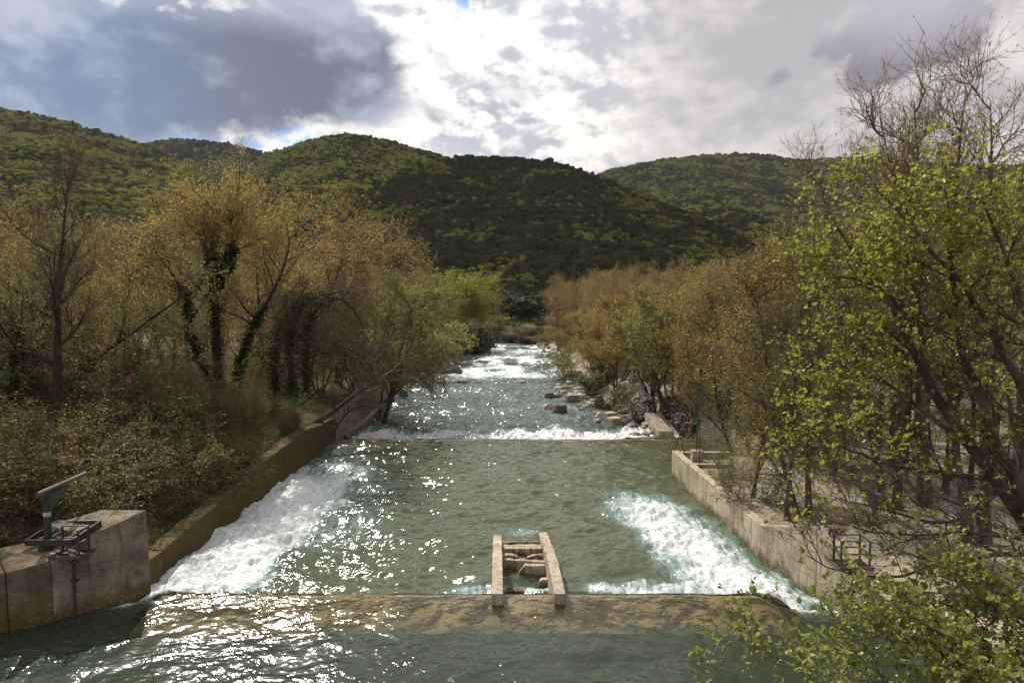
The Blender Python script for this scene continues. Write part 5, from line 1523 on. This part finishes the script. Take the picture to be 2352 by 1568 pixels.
# ------------------------------------------------------------------ hills
def hill(name, label, ridge, dr_, foot, zf, seed, tree, thin, lit_share, back=500.0, size=4.2, shape=0.85, gully=0.05):
    rp = np.array(ridge, float)
    s = np.linspace(rp[0, 0], rp[-1, 0], 150)
    py = np.interp(s, rp[:, 0], rp[:, 1])
    for _ in range(3): py[1:-1] = 0.25 * py[:-2] + 0.5 * py[1:-1] + 0.25 * py[2:]
    Yr = ip(s, dr_) if hasattr(dr_, '__len__') else np.full(len(s), float(dr_))
    Yf = ip(s, foot) if hasattr(foot, '__len__') else np.full(len(s), float(foot))
    H = np.array([at_d(a, b, c)[2] for a, b, c in zip(s, py, Yr)]) - size * 0.75
    t = np.r_[np.linspace(0, 1, 70), 1 + np.linspace(0.03, 1, 14) ** 1.2]
    T, Sx = np.meshgrid(t, np.arange(len(s)))
    front = T <= 1
    Yg = np.where(front, Yf[Sx] + (Yr - Yf)[Sx] * T, Yr[Sx] + back * (T - 1))
    Xg = (s[Sx] - CX) / F * Yg
    rise = np.where(front, np.clip(T, 0, 1) ** shape * (1 - 0.12 * np.sin(np.pi * np.clip(T, 0, 1))), 1 - (T - 1) ** 1.3 * 0.9)
    gl = (fbm(Xg / 90.0, Yg / 160.0, 4, seed) - 0.5) * gully * 2 * (H[Sx] - zf) * np.sin(np.pi * np.clip(T, 0, 1.0)) ** 0.8
    Zg = zf + (H[Sx] - zf) * rise + np.where(front, gl, 0)
    ny_, nx_ = T.shape
    i = np.arange(ny_ - 1)[:, None] * nx_ + np.arange(nx_ - 1)[None, :]
    q = np.stack([i, i + nx_, i + nx_ + 1, i + 1], -1).reshape(-1, 4)
    V = np.stack([Xg, Yg, Zg], -1)
    o = link(name, mkmesh(name, V.reshape(-1, 3), [q], M_HILL, True))
    tag(o, label, kind='structure')
    # forest: points over the visible side
    rng = np.random.default_rng(seed)
    A = V[:-1, :-1]; B = V[1:, :-1]; Cc = V[:-1, 1:]; Dd = V[1:, 1:]
    area = np.linalg.norm(np.cross(B - A, Cc - A), axis=-1)
    ok = (t[:-1] < 1.12)[None, :] & (area > 0)
    area = area * ok
    N = int(area.sum() / thin)
    cell = rng.choice(area.size, N, p=(area / area.sum()).ravel())
    ci, cj = np.unravel_index(cell, area.shape); u, v = rng.random((2, N))
    P = (A[ci, cj] * ((1 - u) * (1 - v))[:, None] + B[ci, cj] * (u * (1 - v))[:, None] + Cc[ci, cj] * ((1 - u) * v)[:, None] + Dd[ci, cj] * (u * v)[:, None])
    nz = fbm(P[:, 0] / 38, P[:, 1] / 38, 3, seed + 3) + rng.normal(0, 0.17, N)
    th = np.quantile(nz, 1 - lit_share)  # pale-crown share per hill also paints in how sunlit the slope is
    idx = np.where(nz > th, rng.integers(0, 2, N), 2 + rng.integers(0, 3, N))
    gap = fbm(P[:, 0] / 25, P[:, 1] / 25, 3, seed + 9)
    keep = gap < 0.80
    P, idx = P[keep], idx[keep]
    me = mkmesh(name + "_points", P, [np.array([[0, 0, 0]])]) if False else bpy.data.meshes.new(tree)
    me.vertices.add(len(P)); me.vertices.foreach_set("co", P.astype(np.float32).ravel())
    a = me.attributes.new("kind_index", 'INT', 'POINT'); a.data.foreach_set("value", idx.astype(np.int32))
    sc_ = size * 0.5 * np.exp(rng.normal(0.1, 0.28, len(P)))
    a = me.attributes.new("size", 'FLOAT', 'POINT'); a.data.foreach_set("value", sc_.astype(np.float32))
    a = me.attributes.new("turn", 'FLOAT', 'POINT'); a.data.foreach_set("value", (rng.random(len(P)) * 6.28).astype(np.float32))
    fo = link(tree, me)
    md = fo.modifiers.new("forest", 'NODES'); md.node_group = FOREST
    tag(fo, label.replace("hill", "woods on the hill"), kind='stuff')
    return fo


mh, n, o = material("hill_scrub")
M_HILL = mh
p = n.pos()
n.l.new(n.bsdf(n.mix(n.mr(n.noise(p, 0.06, 6, 0.65), 0.35, 0.7), (0.022, 0.028, 0.010), (0.05, 0.05, 0.024)), 0.95, 0.1), o)


def canopy(name, seed, lm):
    """lumpy crown: many small leaf sprays facing outward over a few round lobes"""
    import bmesh
    rng = np.random.default_rng(seed)
    lob = np.r_[[[0, 0, 0.55]], np.c_[rng.normal(0, 0.45, (7, 2)), rng.uniform(0.15, 0.85, 7)]]
    rad = np.r_[0.72, rng.uniform(0.36, 0.55, 7)]
    V, Q, T = [], [], []; nb = 0
    for l, r_ in zip(lob, rad):
        M = int(150 * r_); d = rng.normal(0, 1, (M, 3)); d[:, 2] = d[:, 2] * 0.8 + 0.3; d /= np.linalg.norm(d, axis=1, keepdims=True)
        c = l + d * r_ * rng.uniform(0.85, 1.08, (M, 1))
        X_ = np.cross(d, rng.normal(0, 1, (M, 3))); X_ /= np.linalg.norm(X_, axis=1, keepdims=True); Y_ = np.cross(d, X_) + d * rng.normal(0.1, 0.45, (M, 1))
        s = rng.uniform(0.13, 0.26, (M, 1, 1))
        v = c[:, None] + s * (X_[:, None] * LEAF4[None, :, 0:1] * 1.5 + Y_[:, None] * (LEAF4[None, :, 1:2] - .5))
        V.append(v.reshape(-1, 3)); Q.append(np.arange(M)[:, None] * 4 + np.arange(4)[None] + nb); T.append(np.repeat(rng.random(M), 4)); nb += M * 4
        bm = bmesh.new(); bmesh.ops.create_icosphere(bm, subdivisions=2, radius=r_ * 0.86)
        cv = np.array([v_.co[:] for v_ in bm.verts]); cv += rng.normal(0, 0.03, cv.shape); cf = np.array([[v_.index for v_ in f.verts] for f in bm.faces]); bm.free()
        V.append(cv + l); Q.append(np.c_[cf, cf[:, :1]][:, :3] + nb); T.append(rng.random(len(cv)) * 0.5); nb += len(cv)
    q4 = np.concatenate([q for q in Q if q.shape[1] == 4]); q3 = np.concatenate([q for q in Q if q.shape[1] == 3])
    me = mkmesh(name, np.concatenate(V), [q4, q3], lm, False, {'tint': np.concatenate(T)})
    return bpy.data.objects.new(name, me)


H_L1 = leaf_mat("hill_spring_green", (0.115, 0.15, 0.032), (0.26, 0.285, 0.065), 0.35, 1.7, 0.0, 1.0)  # pale spring crowns; their clusters stand for sunlit patches too
H_L2 = leaf_mat("hill_yellow_green", (0.13, 0.13, 0.04), (0.25, 0.235, 0.07), 0.35, 1.6, 0.0, 1.0)
H_D1 = leaf_mat("hill_holm_oak", (0.025, 0.034, 0.014), (0.065, 0.075, 0.03), 0.25, 1.6, 0.0, 1.0)
H_D2 = leaf_mat("hill_dark_green", (0.034, 0.046, 0.018), (0.08, 0.09, 0.034), 0.25, 1.5, 0.0, 1.0)
H_D3 = leaf_mat("hill_grey_brown", (0.055, 0.048, 0.028), (0.11, 0.095, 0.05), 0.25, 1.4, 0.0, 1.0)
fcol = bpy.data.collections.new("forest_canopies")
for nm, sd, lm in (("canopy_a", 1, H_L1), ("canopy_b", 2, H_L2), ("canopy_c", 3, H_D1), ("canopy_d", 4, H_D2), ("canopy_e", 5, H_D3)):
    fcol.objects.link(canopy(nm, sd, lm))
FOREST = bpy.data.node_groups.new("forest", 'GeometryNodeTree')
FOREST.interface.new_socket("Geometry", in_out='INPUT', socket_type='NodeSocketGeometry')
FOREST.interface.new_socket("Geometry", in_out='OUTPUT', socket_type='NodeSocketGeometry')
gn = FOREST.nodes; gl_ = FOREST.links
gi = gn.new('NodeGroupInput'); go = gn.new('NodeGroupOutput')
iop = gn.new('GeometryNodeInstanceOnPoints'); ci_ = gn.new('GeometryNodeCollectionInfo')
ci_.inputs[0].default_value = fcol; ci_.inputs[1].default_value = True; ci_.inputs[2].default_value = True
def named(nm, typ):
    a = gn.new('GeometryNodeInputNamedAttribute'); a.data_type = typ; a.inputs[0].default_value = nm
    return a.outputs[0]
cx_ = gn.new('ShaderNodeCombineXYZ'); gl_.new(named("turn", 'FLOAT'), cx_.inputs[2])
gl_.new(gi.outputs[0], iop.inputs['Points']); gl_.new(ci_.outputs[0], iop.inputs['Instance'])
iop.inputs['Pick Instance'].default_value = True
gl_.new(named("kind_index", 'INT'), iop.inputs['Instance Index'])
gl_.new(cx_.outputs[0], iop.inputs['Rotation']); gl_.new(named("size", 'FLOAT'), iop.inputs['Scale'])
gl_.new(iop.outputs[0], go.inputs[0])

hill("hill", "dark wooded hill closing the valley in the middle", [(600, 560), (700, 510), (800, 465), (870, 425), (940, 390), (1000, 366), (1060, 358), (1130, 358), (1200, 361), (1240, 368), (1290, 375), (1330, 388), (1360, 401), (1420, 425), (1500, 458), (1560, 482), (1640, 514), (1700, 545), (1800, 590), (1950, 640), (2100, 670)],
     [(600, 560), (1100, 760), (1400, 700), (2100, 520)], [(600, 310), (1200, 290), (1500, 300), (2100, 300)], 1.0, 101, "hillside_forest", 9.0, 0.16, size=3.7, shape=0.95)
hill("hill", "green rounded hill left of the valley middle", [(300, 640), (420, 520), (500, 452), (560, 400), (600, 367), (640, 345), (700, 325), (760, 312), (805, 306), (850, 310), (900, 323), (960, 340), (1010, 352), (1080, 390), (1200, 450), (1300, 520)],
     1000, [(300, 520), (800, 430), (1300, 600)], 4.0, 111, "hillside_forest", 13.0, 0.62, size=4.0, shape=0.8)
hill("hill", "sunlit green hill rising at the left edge", [(-500, 300), (-300, 262), (-100, 243), (0, 245), (60, 254), (100, 260), (160, 274), (200, 289), (260, 305), (330, 326), (360, 340), (420, 372), (470, 402), (540, 440), (620, 500), (720, 580)],
     [(-500, 800), (300, 850), (720, 760)], 300, 3.0, 121, "hillside_forest", 12.0, 0.62, size=3.8, shape=0.8)
hill("hill", "small hill in the notch between the left hills", [(240, 400), (300, 340), (340, 328), (380, 322), (430, 316), (500, 323), (560, 335), (610, 346), (660, 352), (720, 400), (800, 470)],
     1350, 950, 60.0, 131, "hillside_forest", 26.0, 0.35, size=5.2)
hill("hill", "broad hazy hill beyond the valley at the right", [(1150, 520), (1250, 460), (1340, 408), (1400, 390), (1450, 376), (1520, 364), (1600, 355), (1680, 352), (1740, 352), (1780, 360), (1830, 366), (1900, 362), (1980, 358), (2080, 368), (2200, 375), (2400, 380), (2700, 400), (3000, 430)],
     1750, 800, 6.0, 141, "hillside_forest", 28.0, 0.42, size=5.6)
hill("hill", "low wooded spur behind the dark hill on the right", [(1440, 560), (1520, 490), (1580, 478), (1640, 473), (1690, 476), (1740, 496), (1800, 520), (1900, 560), (2000, 600), (2200, 640)],
     900, 560, 4.0, 151, "hillside_forest", 20.0, 0.3, size=5.0)
SUN_AZ, SUN_EL = math.radians(-25), math.radians(41)
_sd = np.array([math.sin(SUN_AZ) * math.cos(SUN_EL), math.cos(SUN_AZ) * math.cos(SUN_EL), math.sin(SUN_EL)])
mc, n, o = material("shade_cloud_white")
n.l.new(n.bsdf((0.85, 0.85, 0.87), 1.0, 0.0), o)
import bmesh as _bm
for lab, tgt, rad, sd_i in (("unseen cloud added high above the valley to shade the dark hill", (20, 530, 95), (200, 112), 5),):  # added cloud out of view, sized and placed to shade the middle hill
    bm = _bm.new(); _bm.ops.create_icosphere(bm, subdivisions=5, radius=1.0)
    cv = np.array([v_.co[:] for v_ in bm.verts]); cf = np.array([[v_.index for v_ in f.verts] for f in bm.faces]); bm.free()
    nn = fbm(cv[:, 0] * 1.6 + cv[:, 2], cv[:, 1] * 1.6 - cv[:, 2], 5, sd_i)
    cv = cv * (0.6 + 0.8 * nn)[:, None]
    cv[:, 0] *= rad[0]; cv[:, 1] *= rad[1] * 1.5; cv[:, 2] = cv[:, 2] * 55
    co = link("cloud", mkmesh("cloud", cv, [cf], mc, True), None, tuple(np.array(tgt) + _sd * 3200))
    tag(co, lab, kind='structure')
# ------------------------------------------------------------------ haze
mhz = bpy.data.materials.new("haze_air"); mhz.use_nodes = True; mhz.node_tree.nodes.clear()
n = NT(mhz.node_tree); ho = n.new('ShaderNodeOutputMaterial'); pv = n.new('ShaderNodeVolumePrincipled')
n.put(pv.inputs['Color'], (0.80, 0.86, 0.95)); pv.inputs['Density'].default_value = 0.000025; pv.inputs['Anisotropy'].default_value = 0.3
n.l.new(pv.outputs[0], ho.inputs['Volume'])
mb = MB(); mb.box((0, 3600, 211), (10400, 7600, 438))
tag(link("haze", mb.mesh("haze", mhz)), "thin blue spring haze over the valley", kind='stuff')
# ------------------------------------------------------------------ sky
AZ, EL = math.radians(-25), math.radians(41)
world = bpy.data.worlds.new("World"); SC.world = world
world.use_nodes = True
world.node_tree.nodes.clear()
n = NT(world.node_tree)
sky = n.new('ShaderNodeTexSky', sky_type='NISHITA')
sky.sun_disc = False; sky.sun_elevation = EL; sky.sun_rotation = AZ
sky.altitude = 300; sky.air_density = 1.0; sky.dust_density = 1.0; sky.ozone_density = 1.5
d = n.coord('Generated'); X = n.xyz(d)
az = n.m('ARCTAN2', X[0], X[1]); el = n.m('ARCSINE', X[2])
vec = n.comb(az, n.m('MULTIPLY', el, 1.5), 0.0)
vecw = n.noise(vec, 3.0, 3, 0.5, 0.0, 1)
wv_ = n.vm('SUBTRACT', vecw, (0.5, 0.5, 0.5))
def warp(k):
    sc = n.new('ShaderNodeVectorMath', operation='SCALE'); n.l.new(wv_, sc.inputs[0]); sc.inputs['Scale'].default_value = k
    return n.vm('ADD', vec, sc.outputs[0])
vw = warp(0.10)
n_big = n.noise(vw, 3.2, 8, 0.55); n_mid = n.noise(vw, 7.0, 8, 0.58); n_fin = n.noise(warp(0.06), 16.0, 8, 0.62)
def A(px): return math.atan((px - CX) / F)
def E(px, py): return math.atan((700 - py) / F * math.cos(A(px)))
def blob(px, py, wx, wy, warpamt=0.0):
    """soft ellipse in direction space; 1 in the middle, falls to 0"""
    a0, e0 = A(px), E(px, py)
    dx = n.m('DIVIDE', n.m('SUBTRACT', az, a0), wx / F); dy = n.m('DIVIDE', n.m('SUBTRACT', el, e0), wy / F)
    r2 = n.m('ADD', n.m('MULTIPLY', dx, dx), n.m('MULTIPLY', dy, dy))
    return n.m('SUBTRACT', 1.0, n.m('SQRT', r2))
def addn(v, *ns):
    for nz, k in ns: v = n.m('ADD', v, n.m('MULTIPLY', n.m('SUBTRACT', nz, 0.5), k))
    return v
# bright broken cloud everywhere, greyer to the right; puffs get a lit side by comparing the cloud with itself a little nearer the sun
def off(v, dx, dy): return n.vm('ADD', v, (dx, dy, 0.0))
relief = n.m('SUBTRACT', n_mid, n.noise(off(vw, 0.010, 0.028), 7.0, 8, 0.58))
relief2 = n.m('SUBTRACT', n_fin, n.noise(off(warp(0.06), 0.006, 0.012), 16.0, 8, 0.62))
puff = n.m('ADD', n.m('MULTIPLY', relief, 2.2), n.m('MULTIPLY', relief2, 1.3))
gx = n.mr(addn(n.m('MULTIPLY', az, 1.0), (n_big, 0.35)), A(1230), A(1560), 0.0, 1.0)
lum = n.mr(n.m('ADD', addn(n_mid, (n_big, 0.6)), puff), 0.25, 0.72)
bright = n.mix(lum, (0.55, 0.56, 0.61), (1.02, 1.0, 0.98))
grey = n.mix(n.mr(n.m('ADD', addn(n_big, (n_mid, 0.4)), n.m('MULTIPLY', puff, 0.22)), 0.32, 0.66), (0.45, 0.435, 0.455), (0.72, 0.685, 0.675))
cl = n.mix(gx, bright, grey)
glow = n.mr(n.m('ADD', addn(blob(985, 140, 310, 250), (n_mid, 1.6), (n_big, 0.8)), n.m('MULTIPLY', puff, 1.3)), 0.05, 0.95)
cl = n.mix(n.m('MULTIPLY', glow, 0.8), cl, (1.15, 1.13, 1.09))
glow2 = n.mr(n.m('ADD', addn(blob(1320, 310, 140, 160), (n_mid, 1.6)), n.m('MULTIPLY', puff, 1.6)), 0.1, 0.8)
cl = n.mix(n.m('MULTIPLY', glow2, 0.7), cl, (1.0, 0.95, 0.89))
for (bx_, by_, bw_, bh_, bk_) in ((930, 262, 330, 62, 0.6), (1150, 215, 190, 80, 0.4), (1180, 330, 160, 60, 0.35)):
    shade = n.mr(n.m('ADD', addn(blob(bx_, by_, bw_, bh_), (n_mid, 2.0)), n.m('MULTIPLY', puff, -1.2)), 0.15, 0.8)
    cl = n.mix(n.m('MULTIPLY', shade, bk_), cl, (0.40, 0.41, 0.46))
# horizon glow band on the left
hb = n.mr(n.m('ADD', addn(blob(560, 285, 620, 75), (n_mid, 1.2)), n.m('MULTIPLY', puff, 1.2)), 0.05, 0.6)
cl = n.mix(n.m('MULTIPLY', hb, 0.85), cl, (0.95, 0.93, 0.88))
# blue gaps torn by the cloud edges
tear = addn(n_fin, (n_mid, 0.6))
def hole(px, py, wx, wy, lo=0.40):
    return n.m('MULTIPLY', n.mr(blob(px, py, wx, wy), 0.0, 0.6), n.mr(tear, lo, lo + 0.10))
gap = n.m('MULTIPLY', n.mr(blob(520, 312, 300, 48), 0.0, 0.5), n.mr(tear, 0.42, 0.54))
for h_ in ((955, 95, 75, 40, 0.55), (1290, 248, 70, 34, 0.56), (1120, 12, 140, 40, 0.50), (1180, 300, 60, 30, 0.6)):
    gap = n.m('MAXIMUM', gap, hole(*h_))
# dark cloud banks
dark = n.mr(addn(blob(300, 80, 640, 215), (n_big, 0.7), (n_mid, 0.75), (n_fin, 0.35)), 0.02, 0.20)
dark = n.m('MAXIMUM', dark, n.mr(addn(blob(690, 120, 200, 190), (n_big, 0.6), (n_mid, 1.0), (n_fin, 0.5)), 0.06, 0.26))
dark = n.m('MAXIMUM', dark, n.mr(addn(blob(-300, 120, 700, 190), (n_big, 0.5), (n_mid, 0.4)), 0.02, 0.3))
topb = n.m('MULTIPLY', n.mr(blob(330, -15, 330, 60), 0.0, 0.7), n.mr(tear, 0.46, 0.58))
dark = n.m('MULTIPLY', dark, n.m('SUBTRACT', 1.0, n.m('MULTIPLY', topb, 0.8)))
dcol = n.mix(n.mr(az, A(150), A(700)), (0.175, 0.245, 0.375), (0.155, 0.178, 0.24))
dcol = n.mix(n.mr(addn(n_mid, (n_big, 1.0), (n_fin, 0.5)), 0.40, 0.80), dcol, (0.46, 0.51, 0.62))
dcol = n.mix(n.mr(addn(el, (n_big, 0.12)), E(400, 110), E(400, -30), 0, 0.75), dcol, (0.52, 0.57, 0.68))
small = n.mr(n.m('ADD', addn(blob(2060, 85, 225, 105), (n_mid, 1.5), (n_fin, 1.5)), n.m('MULTIPLY', puff, -0.5)), 0.14, 0.42)
small = n.m('MAXIMUM', small, n.m('MULTIPLY', n.mr(addn(blob(1778, 186, 60, 32), (n_mid, 2.0), (n_fin, 3.0)), 0.2, 1.0), 0.6))
scol = n.mix(n.mr(addn(el, (n_mid, 0.06)), E(2065, 160), E(2065, 20)), (0.22, 0.21, 0.255), (0.46, 0.44, 0.50))
SKYK = 8.5   # cloud radiance relative to the background strength
skyc = n.mix(1.0, sky.outputs[0], (0.55, 0.72, 0.95), 'MULTIPLY')
def k10(c):
    v = n.new('ShaderNodeVectorMath', operation='SCALE'); n.l.new(c, v.inputs[0]); v.inputs['Scale'].default_value = SKYK
    return v.outputs[0]
out = n.mix(gap, k10(cl), skyc)
out = n.mix(dark, out, k10(dcol))
out = n.mix(n.m('MULTIPLY', small, 0.9), out, k10(scol))
bg = n.new('ShaderNodeBackground'); n.l.new(out, bg.inputs[0]); bg.inputs[1].default_value = 0.1
wo = n.new('ShaderNodeOutputWorld'); n.l.new(bg.outputs[0], wo.inputs[0])

sun_d = bpy.data.lights.new("sun", 'SUN'); sun_d.energy = 5.0; sun_d.angle = math.radians(0.53); sun_d.color = (1.0, 0.93, 0.82)
sun = bpy.data.objects.new("sun", sun_d); COL.objects.link(sun)
sd_ = Vector((math.sin(AZ) * math.cos(EL), math.cos(AZ) * math.cos(EL), math.sin(EL)))
sun.rotation_euler = sd_.to_track_quat('Z', 'Y').to_euler()
sun.location = (-40, 60, 80)

# ------------------------------------------------------------------ render settings
vs = SC.view_settings
SC.display_settings.display_device = 'sRGB'
vs.view_transform = 'Standard'; vs.look = 'None'; vs.exposure = 0.42; vs.gamma = 1.0
cy = SC.cycles
cy.max_bounces = 6; cy.diffuse_bounces = 3; cy.glossy_bounces = 3; cy.transmission_bounces = 4; cy.transparent_max_bounces = 8
cy.caustics_reflective = False; cy.caustics_refractive = False
cy.sample_clamp_indirect = 4.0
cy.use_denoising = True
cy.denoising_input_passes = 'RGB_ALBEDO_NORMAL'
cy.denoising_prefilter = 'NONE'
